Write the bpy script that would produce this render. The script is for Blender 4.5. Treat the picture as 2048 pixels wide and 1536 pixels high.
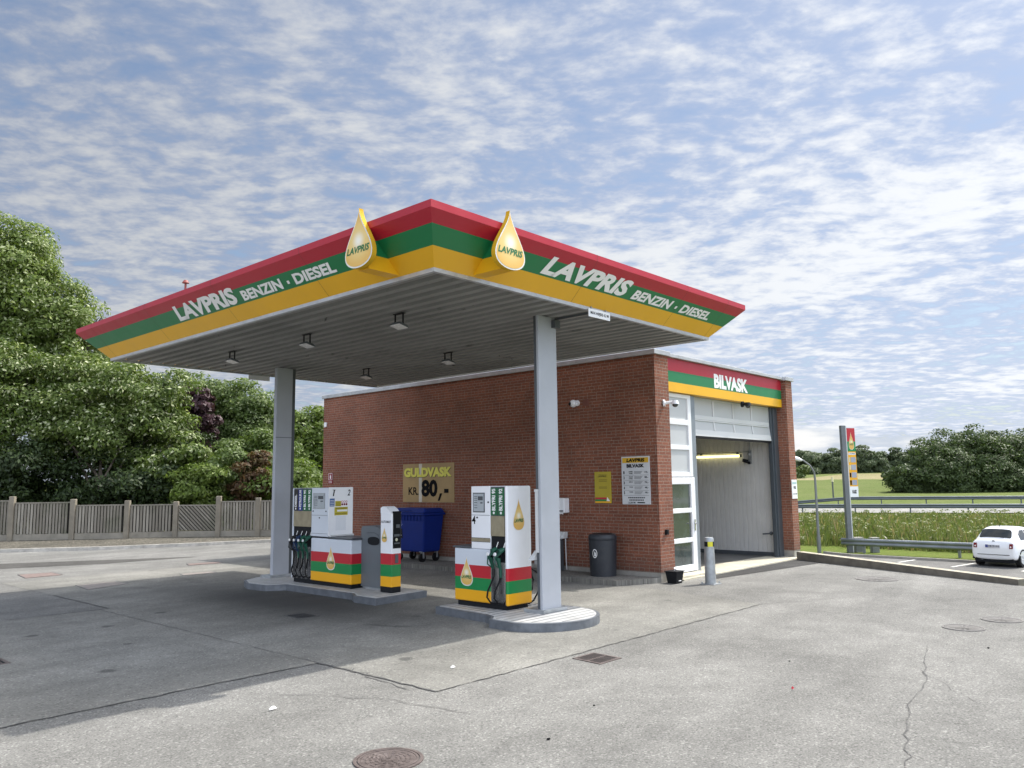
import bpy, math, random
import numpy as np
from mathutils import Vector, Matrix
random.seed(7); RNG = np.random.default_rng(7)
for o in list(bpy.data.objects): bpy.data.objects.remove(o)
S = bpy.context.scene; COL = S.collection
R = math.radians

# ------------------------------------------------------------------ camera
cd = bpy.data.cameras.new('camera'); cam = bpy.data.objects.new('camera', cd); COL.objects.link(cam)
YAW, PITCH, ROLL, CZ = 0.8339, 0.1244, -0.0126, 1.9843
cd.sensor_width = 36.0; cd.lens = 1597.09/2048*36.0; cd.clip_start = .05; cd.clip_end = 2500
fwd = Vector((math.sin(YAW)*math.cos(PITCH), math.cos(YAW)*math.cos(PITCH), math.sin(PITCH)))
rt = Vector((math.cos(YAW), -math.sin(YAW), 0)); up = rt.cross(fwd)
r2 = rt*math.cos(ROLL)+up*math.sin(ROLL); u2 = -rt*math.sin(ROLL)+up*math.cos(ROLL)
m = Matrix.Identity(4)
for i in range(3): m[i][0], m[i][1], m[i][2] = r2[i], u2[i], -fwd[i]
m.translation = (0, 0, CZ); cam.matrix_world = m
S.camera = cam
S.view_settings.view_transform = 'Standard'; S.view_settings.look = 'None'; S.view_settings.gamma = 1
S.view_settings.use_curve_mapping = False
S.view_settings.exposure = 1.08
# ------------------------------------------------------------------ sun
SUN = Vector((.68, -.235, 1)).normalized()
sl = bpy.data.lights.new('sun', 'SUN'); sl.energy = 2.35; sl.angle = R(.6); sl.color = (1, .95, .87)
so = bpy.data.objects.new('sun', sl); COL.objects.link(so)
so.rotation_euler = (-SUN).to_track_quat('-Z', 'Y').to_euler()
so.location = SUN*40
# ------------------------------------------------------------------ sky with a layer of altocumulus
W = bpy.data.worlds.new('World'); S.world = W; W.use_nodes = True
wn = W.node_tree; wn.nodes.clear()
class NT:
    def __init__(s, t): s.t = t
    def n(s, typ, **k):
        x = s.t.nodes.new(typ)
        for a, v in k.items(): setattr(x, a, v)
        return x
    def l(s, a, b): s.t.links.new(a, b)
    def put(s, sock, v):
        if hasattr(v, 'is_linked') or hasattr(v, 'links'): s.l(v, sock)
        else: sock.default_value = v
    def math(s, op, a, b=None, c=None, clamp=False):
        x = s.n('ShaderNodeMath', operation=op); x.use_clamp = clamp
        for i, v in enumerate((a, b, c)):
            if v is not None: s.put(x.inputs[i], v)
        return x.outputs[0]
    def ramp(s, f, a, b, lo=0., hi=1., smooth=True):
        x = s.n('ShaderNodeMapRange'); x.interpolation_type = 'SMOOTHSTEP' if smooth else 'LINEAR'
        s.put(x.inputs[0], f); x.inputs[1].default_value = a; x.inputs[2].default_value = b
        x.inputs[3].default_value = lo; x.inputs[4].default_value = hi
        return x.outputs[0]
    def mix(s, f, a, b, mode='MIX'):
        x = s.n('ShaderNodeMix', data_type='RGBA', blend_type=mode)
        s.put(x.inputs[0], f)
        for sock, v in ((x.inputs[6], a), (x.inputs[7], b)):
            if isinstance(v, tuple): sock.default_value = (*v, 1) if len(v) == 3 else v
            else: s.l(v, sock)
        return x.outputs[2]
    def noise(s, vec, scale, detail=3, rough=.5, dist=0, out=0):
        x = s.n('ShaderNodeTexNoise'); 
        if vec is not None: s.l(vec, x.inputs['Vector'])
        x.inputs['Scale'].default_value = scale; x.inputs['Detail'].default_value = detail
        x.inputs['Roughness'].default_value = rough; x.inputs['Distortion'].default_value = dist
        return x.outputs[out]
    def comb(s, x, y, z):
        c = s.n('ShaderNodeCombineXYZ')
        for i, v in enumerate((x, y, z)): s.put(c.inputs[i], v)
        return c.outputs[0]
    def sep(s, v):
        c = s.n('ShaderNodeSeparateXYZ'); s.l(v, c.inputs[0]); return c.outputs
    def vm(s, op, a, b=None):
        x = s.n('ShaderNodeVectorMath', operation=op); s.put(x.inputs[0], a)
        if b is not None: s.put(x.inputs[1], b)
        return x.outputs[0] if op not in ('DOT_PRODUCT', 'LENGTH') else x.outputs[1]
N = NT(wn)
sky = N.n('ShaderNodeTexSky', sky_type='NISHITA'); sky.sun_disc = False
sky.sun_elevation = R(55); sky.sun_rotation = R(103); sky.air_density = 1.1; sky.dust_density = 1.2; sky.ozone_density = 1.5
SKY_STRENGTH, CLOUD, GLOW = 0.06, 0.58, 18.0
d0 = N.n('ShaderNodeTexCoord').outputs['Generated']
dx, dy, dz = N.sep(d0)
zz = N.math('ADD', N.math('MAXIMUM', dz, 0.0), .10)
fa = (math.sin(YAW), math.cos(YAW)); ra = (math.cos(YAW), -math.sin(YAW))
px = N.math('DIVIDE', N.math('ADD', N.math('MULTIPLY', dx, ra[0]), N.math('MULTIPLY', dy, ra[1])), zz)   # across the view
py = N.math('DIVIDE', N.math('ADD', N.math('MULTIPLY', dx, fa[0]), N.math('MULTIPLY', dy, fa[1])), zz)   # away
P0 = N.comb(px, py, 0.0)
wob = N.noise(P0, 1.6, 3, .5, 0, 1)
wv = N.vm('SCALE', N.vm('SUBTRACT', wob, (.5, .5, .5))); wv.node.inputs['Scale'].default_value = .16
Pw = N.vm('ADD', P0, wv)
qx, qy, _ = N.sep(Pw)
big = N.noise(P0, 1.1, 4, .55)
broad = N.noise(N.comb(N.math('ADD', N.math('MULTIPLY', px, 1.0), N.math('MULTIPLY', py, .25)), N.math('MULTIPLY', py, .45), 5.), 1.3, 3, .5)
# rows of small puffs, longer across the view than away from it
rows = N.noise(N.comb(N.math('MULTIPLY', N.math('ADD', qx, N.math('MULTIPLY', qy, -.22)), 7.6), N.math('MULTIPLY', N.math('ADD', qy, N.math('MULTIPLY', qx, .10)), 9.6), 3.1), 1.0, 3.5, .55)
fine = N.noise(N.comb(N.math('MULTIPLY', qx, 14.0), N.math('MULTIPLY', qy, 18.0), 7.7), 1.0, 6, .62)
dens = N.math('ADD', N.math('MULTIPLY', rows, .44), N.math('ADD', N.math('MULTIPLY', fine, .40), N.math('ADD', N.math('MULTIPLY', big, .46), N.math('MULTIPLY', broad, .42))))
mask = N.ramp(dens, .67, .86)
side = N.math('ADD', N.math('MULTIPLY', dx, ra[0]), N.math('MULTIPLY', dy, ra[1]))
sd = N.vm('DOT_PRODUCT', d0, tuple(SUN))
glow = N.math('POWER', N.math('MAXIMUM', sd, 0.0), 34.0)
body = N.ramp(dens, .77, 1.0)
ccol = N.mix(body, (.50, .59, .79), (.91, .935, .97))
lowhaze = N.ramp(dz, .0, .22, 1., 0.)
# heaped clouds low on the horizon
az = N.n('ShaderNodeMath', operation='ARCTAN2'); N.l(dx, az.inputs[0]); N.l(dy, az.inputs[1]); az = az.outputs[0]
hv = N.comb(N.math('MULTIPLY', az, 9.0), N.math('MULTIPLY', dz, 26.0), 2.2)
heap = N.noise(hv, 1.0, 7, .55, .3)
hm = N.ramp(N.math('SUBTRACT', heap, N.math('MULTIPLY', N.math('MAXIMUM', N.math('SUBTRACT', dz, .045), 0.0), 6.0)), .42, .50)
hcol = N.mix(N.ramp(heap, .45, .66), (.55, .62, .74), (.98, .98, .98))
cl = N.n('ShaderNodeBackground')
cm = N.mix(N.math('MINIMUM', N.math('MULTIPLY', glow, 4.0), 1.0), N.mix(hm, ccol, hcol), (1.0, .97, .92))
N.l(cm, cl.inputs[0])
fw = N.math('ADD', N.math('MULTIPLY', dx, fa[0]), N.math('MULTIPLY', dy, fa[1]))
back_fill = N.ramp(fw, .05, -.75, 0., 1.6, smooth=False)  # extra sky brightness behind the camera, added to fill the shaded faces
N.l(N.math('MULTIPLY', N.math('ADD', N.math('ADD', N.math('MULTIPLY', glow, GLOW), back_fill), N.ramp(side, -.6, .6, .53, .88)), CLOUD), cl.inputs[1])
bs = N.n('ShaderNodeBackground'); N.l(sky.outputs[0], bs.inputs[0]); bs.inputs[1].default_value = SKY_STRENGTH
mx = N.n('ShaderNodeMixShader')
cover = N.math('MAXIMUM', N.math('MINIMUM', back_fill, .9),
    N.math('MAXIMUM', N.math('ADD', N.math('MULTIPLY', mask, .76), .20), N.math('MAXIMUM', N.math('MULTIPLY', hm, .95), N.math('MULTIPLY', lowhaze, .42))))
N.l(N.math('MINIMUM', cover, .98), mx.inputs[0]); N.l(bs.outputs[0], mx.inputs[1]); N.l(cl.outputs[0], mx.inputs[2])
wo = N.n('ShaderNodeOutputWorld'); N.l(mx.outputs[0], wo.inputs[0])

# ------------------------------------------------------------------ materials
def newmat(name):
    mt = bpy.data.materials.new(name); mt.use_nodes = True; t = mt.node_tree; t.nodes.clear()
    n = NT(t); b = n.n('ShaderNodeBsdfPrincipled'); o = n.n('ShaderNodeOutputMaterial'); n.l(b.outputs[0], o.inputs[0])
    return mt, n, b, o
def mat(name, col, rough=.5, metal=0., var=.06, scale=3., bump=0., bscale=60., coat=0., grime=0., gcol=(.05, .045, .04)):
    mt, n, b, o = newmat(name)
    oc = n.n('ShaderNodeTexCoord').outputs['Object']
    f = n.noise(oc, scale, 5, .6)
    c = n.mix(n.ramp(f, .3, .7), tuple(max(0, x*(1-var)) for x in col), tuple(min(1, x*(1+var)) for x in col))
    if grime:
        g = n.math('MULTIPLY', n.ramp(n.noise(oc, scale*2.3, 8, .7, .4), .48, .75), grime)
        c = n.mix(g, c, gcol)
    n.l(c, b.inputs['Base Color'])
    n.l(n.ramp(n.noise(oc, scale*4, 3), .3, .7, max(.02, rough-.03), min(1, rough+.03)), b.inputs['Roughness'])
    b.inputs['Metallic'].default_value = metal
    if coat: b.inputs['Coat Weight'].default_value = coat; b.inputs['Coat Roughness'].default_value = .08
    if bump:
        bp = n.n('ShaderNodeBump'); bp.inputs['Strength'].default_value = bump; bp.inputs['Distance'].default_value = .01
        n.l(n.noise(oc, bscale, 4, .6), bp.inputs['Height']); n.l(bp.outputs[0], b.inputs['Normal'])
    return mt
RED = mat('red_panel', (.38, .012, .028), .38, var=.04, scale=1.2)
GRN = mat('green_panel', (.008, .165, .055), .38, var=.04, scale=1.2)
YEL = mat('yellow_panel', (.72, .385, .010), .38, var=.04, scale=1.2)
WHT = mat('white_panel', (.80, .81, .83), .33, var=.02, grime=.04, gcol=(.40, .39, .37))
RED2 = mat('red_band', (.46, .013, .025), .35, var=.03, scale=1.); GRN2 = mat('green_band', (.007, .21, .055), .35, var=.03, scale=1.); YEL2 = mat('yellow_band', (.78, .38, .008), .35, var=.03, scale=1.)
LET = mat('white_lettering', (.80, .80, .79), .5, var=.03)
BLKL = mat('black_lettering', (.008, .008, .009), .8); BLKL.node_tree.nodes['Principled BSDF'].inputs['Specular IOR Level'].default_value = .08
GRNL = mat('green_lettering', (.01, .14, .05), .5)
ALU = mat('aluminium_trim', (.50, .51, .52), .42, .55, var=.10, grime=.25, gcol=(.16, .15, .14))
STEEL = mat('galvanised_steel', (.36, .38, .39), .45, .55, var=.16, scale=6, grime=.18, gcol=(.16, .15, .14))
COLM = mat('column_paint', (.38, .40, .435), .42, .05, var=.035, scale=2, grime=.10, gcol=(.3, .29, .27))
DARKST = mat('dark_steel', (.09, .10, .11), .45, .3)
BLK = mat('black_plastic', (.009, .010, .012), .6); BLK.node_tree.nodes['Principled BSDF'].inputs['Specular IOR Level'].default_value = .2
RUB = mat('black_rubber', (.007, .007, .008), .6); RUB.node_tree.nodes['Principled BSDF'].inputs['Specular IOR Level'].default_value = .2
GRY = mat('grey_plastic', (.115, .13, .142), .5, var=.06, grime=.12, gcol=(.10, .10, .09))
ANTH = mat('anthracite_plastic', (.020, .024, .031), .5, var=.08, grime=.2, gcol=(.09, .085, .08))
BLU = mat('blue_plastic', (.004, .020, .165), .5, var=.06, grime=.08, gcol=(.02, .035, .12)); BLU.node_tree.nodes['Principled BSDF'].inputs['Specular IOR Level'].default_value = .22
CHR = mat('brushed_chrome', (.62, .62, .62), .22, .95)
BEI = mat('bronzed_metal', (.33, .29, .20), .38, .55, var=.12, scale=8)
CONC = mat('concrete', (.36, .345, .30), .85, var=.14, scale=2.5, bump=.5, bscale=40, grime=.35, gcol=(.15, .14, .12))
CONCW = mat('cast_concrete', (.29, .275, .245), .85, var=.16, scale=3, bump=.6, bscale=30, grime=.3, gcol=(.12, .11, .10))
CREAM = mat('cream_apron', (.46, .43, .34), .85, var=.12, scale=2.5, bump=.3, grime=.45, gcol=(.2, .18, .15))
WETF = mat('wet_floor', (.09, .088, .085), .35, var=.35, scale=1.5, grime=.5)
WPVC = mat('white_frame', (.74, .75, .76), .35, var=.03, grime=.08, gcol=(.35, .34, .31))
LGRY = mat('pale_grey_panel', (.56, .57, .57), .45, var=.03, scale=1., grime=.04, gcol=(.4, .4, .4))
PANE = mat('translucent_pane', (.46, .475, .48), .35, var=.04, scale=.8)
GOLDP = mat('gold_board', (.33, .215, .085), .45, var=.14, scale=1.4)
GOLDL = mat('gold_lettering', (.66, .60, .09), .45)
POST = mat('yellow_poster', (.42, .33, .02), .5)
PRI = mat('price_board', (.56, .57, .58), .5)
MANH = mat('cast_iron', (.115, .092, .085), .6, .25, var=.22, scale=14, bump=.5, bscale=60, grime=.35, gcol=(.22, .20, .19))
TYRE = mat('tyre', (.012, .012, .013), .75)
CARW = mat('white_car_paint', (.80, .81, .83), .22, var=.015, coat=.6)
TAIL = mat('tail_light', (.16, .012, .018), .2, coat=.3)
def glassmat(name, col, rough=.06):
    mt, n, b, o = newmat(name)
    oc = n.n('ShaderNodeTexCoord').outputs['Object']
    n.l(n.mix(n.ramp(n.noise(oc, 3, 3), .35, .65), tuple(x*.8 for x in col), tuple(x*1.2 for x in col)), b.inputs['Base Color'])
    b.inputs['Roughness'].default_value = rough; b.inputs['IOR'].default_value = 1.6; b.inputs['Coat Weight'].default_value = .6; b.inputs['Coat Roughness'].default_value = .03
    return mt
SCR = mat('black_screen', (.006, .007, .008), .5, var=.1); SCR.node_tree.nodes['Principled BSDF'].inputs['Specular IOR Level'].default_value = .12
GLS = glassmat('dark_glass', (.02, .024, .025)); DGLS = glassmat('door_glass', (.055, .07, .068), .1)
def emit(name, col, s):
    mt, n, b, o = newmat(name); b.inputs['Base Color'].default_value = (*col, 1)
    b.inputs['Emission Color'].default_value = (*col, 1); b.inputs['Emission Strength'].default_value = s
    return mt
TUBE = emit('lit_tube', (1, .90, .42), 1.1)
# the drop emblem: amber with a white spark printed in its middle (coordinates local to the face)
def dropmat(name):
    mt, n, b, o = newmat(name)
    uv = n.n('ShaderNodeAttribute', attribute_name='disc').outputs['Vector']
    r = n.vm('LENGTH', uv)
    c = n.mix(n.ramp(r, .0, .55), (.82, .79, .68), (.72, .53, .20))
    c = n.mix(n.ramp(r, .45, 1.25), c, (.68, .41, .10))
    n.l(c, b.inputs['Base Color']); b.inputs['Roughness'].default_value = .38
    return mt
DROPF = dropmat('drop_face'); RIM = mat('drop_rim', (.72, .71, .66), .4); DROPS = mat('drop_side', (.55, .33, .02), .7); DROPS.node_tree.nodes['Principled BSDF'].inputs['Specular IOR Level'].default_value = .1

def brick(name, ax):
    mt, n, b, o = newmat(name)
    ge = n.n('ShaderNodeNewGeometry').outputs['Position']
    x, y, z = n.sep(ge)
    v = n.comb(y if ax == 0 else x, z, 0.)
    bt = n.n('ShaderNodeTexBrick'); n.l(v, bt.inputs['Vector'])
    bt.offset = .5; bt.squash = .5; bt.squash_frequency = 3
    bt.inputs['Scale'].default_value = 1; bt.inputs['Brick Width'].default_value = .24; bt.inputs['Row Height'].default_value = .0667
    bt.inputs['Mortar Size'].default_value = .0062; bt.inputs['Mortar Smooth'].default_value = .15; bt.inputs['Bias'].default_value = -.1
    bt.inputs['Color1'].default_value = (.225, .075, .040, 1); bt.inputs['Color2'].default_value = (.160, .054, .031, 1)
    mo = n.mix(n.noise(v, 9, 4), (.33, .245, .185), (.19, .14, .11)); n.l(mo, bt.inputs['Mortar'])
    sm = n.ramp(n.noise(v, 34, 5, .65), .3, .7, .72, 1.25); 
    c = n.mix(1.0, bt.outputs['Color'], n.comb(sm, sm, sm), 'MULTIPLY')
    lg = n.ramp(n.noise(v, .8, 4, .6), .3, .7, .84, 1.14)
    c = n.mix(1.0, c, n.comb(lg, lg, lg), 'MULTIPLY')
    spl = n.math('MULTIPLY', n.ramp(n.math('ADD', z, n.math('MULTIPLY', n.noise(v, 3., 5, .6), .7)), .35, 1.0, 1, 0), .45)
    c = n.mix(spl, c, (.075, .06, .05))
    # pale bloom on some of the courses
    c = n.mix(n.math('MULTIPLY', n.ramp(n.noise(v, 2.3, 6, .7), .60, .78), .22), c, (.36, .29, .25))
    n.l(c, b.inputs['Base Color']); b.inputs['Roughness'].default_value = .88
    bp = n.n('ShaderNodeBump'); bp.inputs['Strength'].default_value = .7; bp.inputs['Distance'].default_value = .008
    h = n.math('ADD', n.math('MULTIPLY', bt.outputs['Fac'], -1.0), n.math('MULTIPLY', n.noise(v, 90, 3), .5))
    n.l(h, bp.inputs['Height']); n.l(bp.outputs[0], b.inputs['Normal'])
    return mt
BRX, BRY = brick('red_brick_long_wall', 0), brick('red_brick_front', 1)

def paving(name, base, light, dark, coarse, stains=0.):
    mt, n, b, o = newmat(name)
    ge = n.n('ShaderNodeNewGeometry').outputs['Position']
    x, y, z = n.sep(ge); v = n.comb(x, y, 0.)
    a = n.noise(v, coarse, 3, .75); a2 = n.noise(v, coarse*2.7, 2, .6)
    vo = n.n('ShaderNodeTexVoronoi'); n.l(v, vo.inputs['Vector']); vo.inputs['Scale'].default_value = coarse*1.15
    c = n.mix(n.ramp(a, .36, .66), dark, light)
    c = n.mix(n.ramp(a2, .35, .7, 0, .55), c, base)
    vs = n.sep(vo.outputs['Color'])[0]
    c = n.mix(n.ramp(vs, .86, .97, 0, .55), c, tuple(min(1, k*1.55) for k in light))
    c = n.mix(n.ramp(vs, .17, .03, 0, .5), c, tuple(k*.42 for k in dark))
    big = n.ramp(n.noise(v, .32, 6, .62, .4), .28, .74, .80, 1.15)
    mid = n.ramp(n.noise(v, 1.7, 5, .65, .5), .3, .72, .88, 1.09)
    bb = n.math('MULTIPLY', big, mid)
    c = n.mix(1.0, c, n.comb(bb, bb, n.math('MULTIPLY', bb, .985)), 'MULTIPLY')
    # wheel paths: long soft smears along the way cars drive
    wp = n.noise(n.comb(n.math('MULTIPLY', n.math('ADD', x, n.math('MULTIPLY', y, .25)), .10), n.math('MULTIPLY', n.math('SUBTRACT', y, n.math('MULTIPLY', x, .12)), .95), 4.), 1., 5, .6, .3)
    w2 = n.ramp(wp, .34, .70, .86, 1.07)
    c = n.mix(1.0, c, n.comb(w2, w2, w2), 'MULTIPLY')
    if stains:
        st = n.ramp(n.noise(v, .75, 7, .66, .8), .53, .72)
        near = n.ramp(n.vm('LENGTH', n.vm('MULTIPLY', n.vm('SUBTRACT', v, (8.0, 12.6, 0.)), (.8, .33, 0.))), .25, 2.1, 1, 0)
        drip = n.n('ShaderNodeTexVoronoi'); n.l(v, drip.inputs['Vector']); drip.inputs['Scale'].default_value = 1.35
        ds = n.math('MULTIPLY', n.ramp(n.math('ADD', drip.outputs['Distance'], n.math('MULTIPLY', n.noise(v, 6, 4), .18)), .17, .25, 1, 0), n.ramp(n.sep(drip.outputs['Color'])[1], .5, .62))
        f = n.math('MULTIPLY', n.math('MAXIMUM', n.math('MULTIPLY', n.math('MAXIMUM', st, n.math('MULTIPLY', near, .7)), n.math('ADD', near, .20)), n.math('MULTIPLY', ds, .55)), stains)
        c = n.mix(f, c, (.030, .030, .031))
    n.l(c, b.inputs['Base Color']); b.inputs['Roughness'].default_value = .92; b.inputs['Specular IOR Level'].default_value = .25
    bp = n.n('ShaderNodeBump'); bp.inputs['Strength'].default_value = .45; bp.inputs['Distance'].default_value = .006
    n.l(a, bp.inputs['Height']); n.l(bp.outputs[0], b.inputs['Normal'])
    return mt
ASPH = paving('worn_asphalt', (.196, .193, .184), (.246, .242, .230), (.132, .130, .124), 58)
SLAB = paving('smooth_concrete_slab', (.215, .211, .195), (.240, .235, .216), (.190, .186, .173), 48, 1.0)
DASPH = paving('dark_asphalt', (.085, .082, .078), (.11, .105, .10), (.06, .058, .055), 50)
TARM = mat('tar', (.098, .096, .092), .9, var=.4, scale=14)
GRAV = paving('gravel', (.10, .09, .072), (.19, .175, .145), (.03, .027, .02), 13)
ROADM = paving('pale_road_asphalt', (.27, .265, .25), (.31, .305, .29), (.23, .225, .215), 20)
PAVE = paving('footway_concrete', (.22, .21, .19), (.26, .25, .225), (.17, .165, .15), 40)
WLINE = mat('white_line', (.62, .61, .57), .7, grime=.35, gcol=(.3, .29, .27))

def turf(name, cols, sc=(.05, 2.0, 14.)):
    mt, n, b, o = newmat(name)
    ge = n.n('ShaderNodeNewGeometry').outputs['Position']
    f = n.noise(ge, sc[0], 4, .6, .5); g = n.noise(ge, sc[1], 6, .7); h = n.noise(ge, sc[2], 4, .7)
    c = n.mix(n.ramp(f, .3, .7), cols[0], cols[1])
    c = n.mix(n.ramp(g, .35, .7, 0, .55), c, cols[2])
    hh = n.ramp(h, .3, .7, .75, 1.25)
    c = n.mix(1.0, c, n.comb(hh, hh, hh), 'MULTIPLY')
    n.l(c, b.inputs['Base Color']); b.inputs['Roughness'].default_value = .95; b.inputs['Specular IOR Level'].default_value = .1
    bp = n.n('ShaderNodeBump'); bp.inputs['Strength'].default_value = .6; bp.inputs['Distance'].default_value = .05
    n.l(h, bp.inputs['Height']); n.l(bp.outputs[0], b.inputs['Normal'])
    return mt
TURF = turf('mown_grass', ((.085, .125, .020), (.11, .145, .028), (.15, .155, .045)))
FIELD = turf('field_grass', ((.085, .118, .026), (.11, .14, .038), (.14, .15, .06)), (.03, .35, 3.))
CROP = turf('ripe_crop', ((.24, .21, .11), (.21, .19, .09), (.25, .23, .14)), (.04, .4, 3.))
SOIL = turf('rough_ground', ((.05, .05, .025), (.08, .085, .03), (.06, .045, .03)))

def leafmat(name, cols, pale=None, pf=.12, trans=.30):
    mt = bpy.data.materials.new(name); mt.use_nodes = True; t = mt.node_tree; t.nodes.clear(); n = NT(t)
    ge = n.n('ShaderNodeNewGeometry')
    r = ge.outputs['Random Per Island']
    cl = n.noise(ge.outputs['Position'], .9, 4, .6)
    k = n.math('ADD', n.math('MULTIPLY', r, .55), n.math('MULTIPLY', n.ramp(cl, .3, .7), .45))
    c = n.mix(n.ramp(k, .0, .5, smooth=False), cols[0], cols[1]); c = n.mix(n.ramp(k, .5, 1., smooth=False), c, cols[2])
    if pale: c = n.mix(n.math('GREATER_THAN', r, 1-pf), c, pale)
    p = n.n('ShaderNodeBsdfPrincipled'); n.l(c, p.inputs['Base Color']); p.inputs['Roughness'].default_value = .55; p.inputs['Specular IOR Level'].default_value = .35
    tr = n.n('ShaderNodeBsdfTranslucent'); n.l(n.mix(1.0, c, (1.25, 1.35, .75), 'MULTIPLY'), tr.inputs[0])
    mx = n.n('ShaderNodeMixShader'); mx.inputs[0].default_value = trans
    n.l(p.outputs[0], mx.inputs[1]); n.l(tr.outputs[0], mx.inputs[2])
    o = n.n('ShaderNodeOutputMaterial'); n.l(mx.outputs[0], o.inputs[0])
    return mt
BARK = mat('bark', (.085, .068, .05), .9, var=.3, scale=6, bump=1., bscale=25)
def fencewood():
    mt, n, b, o = newmat('weathered_timber')
    ge = n.n('ShaderNodeNewGeometry'); r = ge.outputs['Random Per Island']
    x, y, z = n.sep(ge.outputs['Position'])
    g = n.noise(n.comb(n.math('MULTIPLY', x, 30.), n.math('MULTIPLY', y, 30.), n.math('MULTIPLY', z, 1.6)), 1., 4, .6)
    st = n.noise(ge.outputs['Position'], .9, 4, .6)
    c = n.mix(r, (.165, .148, .118), (.31, .285, .235))
    c = n.mix(n.ramp(g, .35, .7, 0, .5), c, (.125, .11, .088))
    c = n.mix(n.ramp(st, .5, .72, 0, .6), c, (.09, .095, .055))
    n.l(c, b.inputs['Base Color']); b.inputs['Roughness'].default_value = .9
    return mt
TIMB = fencewood()
TIMBD = mat('gap_shade_boards', (.028, .025, .02), .95, var=.3, scale=3)  # shade of the gaps between slats, painted into the rear boards' colour
DECKP = mat('ribbed_deck', (.46, .46, .45), .55, var=.14, scale=4, grime=.3, gcol=(.2, .2, .19))
KERBM = mat('steel_kerb', (.135, .148, .165), .5, .3, var=.2, scale=5, grime=.4, gcol=(.07, .07, .075))
def soffitmat():
    mt, n, b, o = newmat('corrugated_soffit')
    ge = n.n('ShaderNodeNewGeometry').outputs['Position']
    x, y, z = n.sep(ge)
    c = n.mix(n.ramp(n.noise(ge, .7, 5, .6), .3, .7), (.20, .203, .193), (.27, .27, .26))
    sc = n.noise(n.comb(n.math('MULTIPLY', x, 5.), n.math('MULTIPLY', y, .9), 0.), 1., 5, .7, .6)
    c = n.mix(n.ramp(sc, .60, .70, 0, .55), c, (.07, .07, .065))
    c = n.mix(n.ramp(n.noise(n.comb(n.math('MULTIPLY', x, 14.), n.math('MULTIPLY', y, 2.5), 1.), 1., 4, .7, 1.), .66, .70, 0, .8), c, (.03, .03, .03))
    n.l(c, b.inputs['Base Color']); b.inputs['Roughness'].default_value = .55
    return mt
SOFF = soffitmat()
LINER = mat('ribbed_liner', (.56, .55, .525), .5, var=.06, scale=1.2, grime=.22, gcol=(.40, .39, .36))

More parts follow.
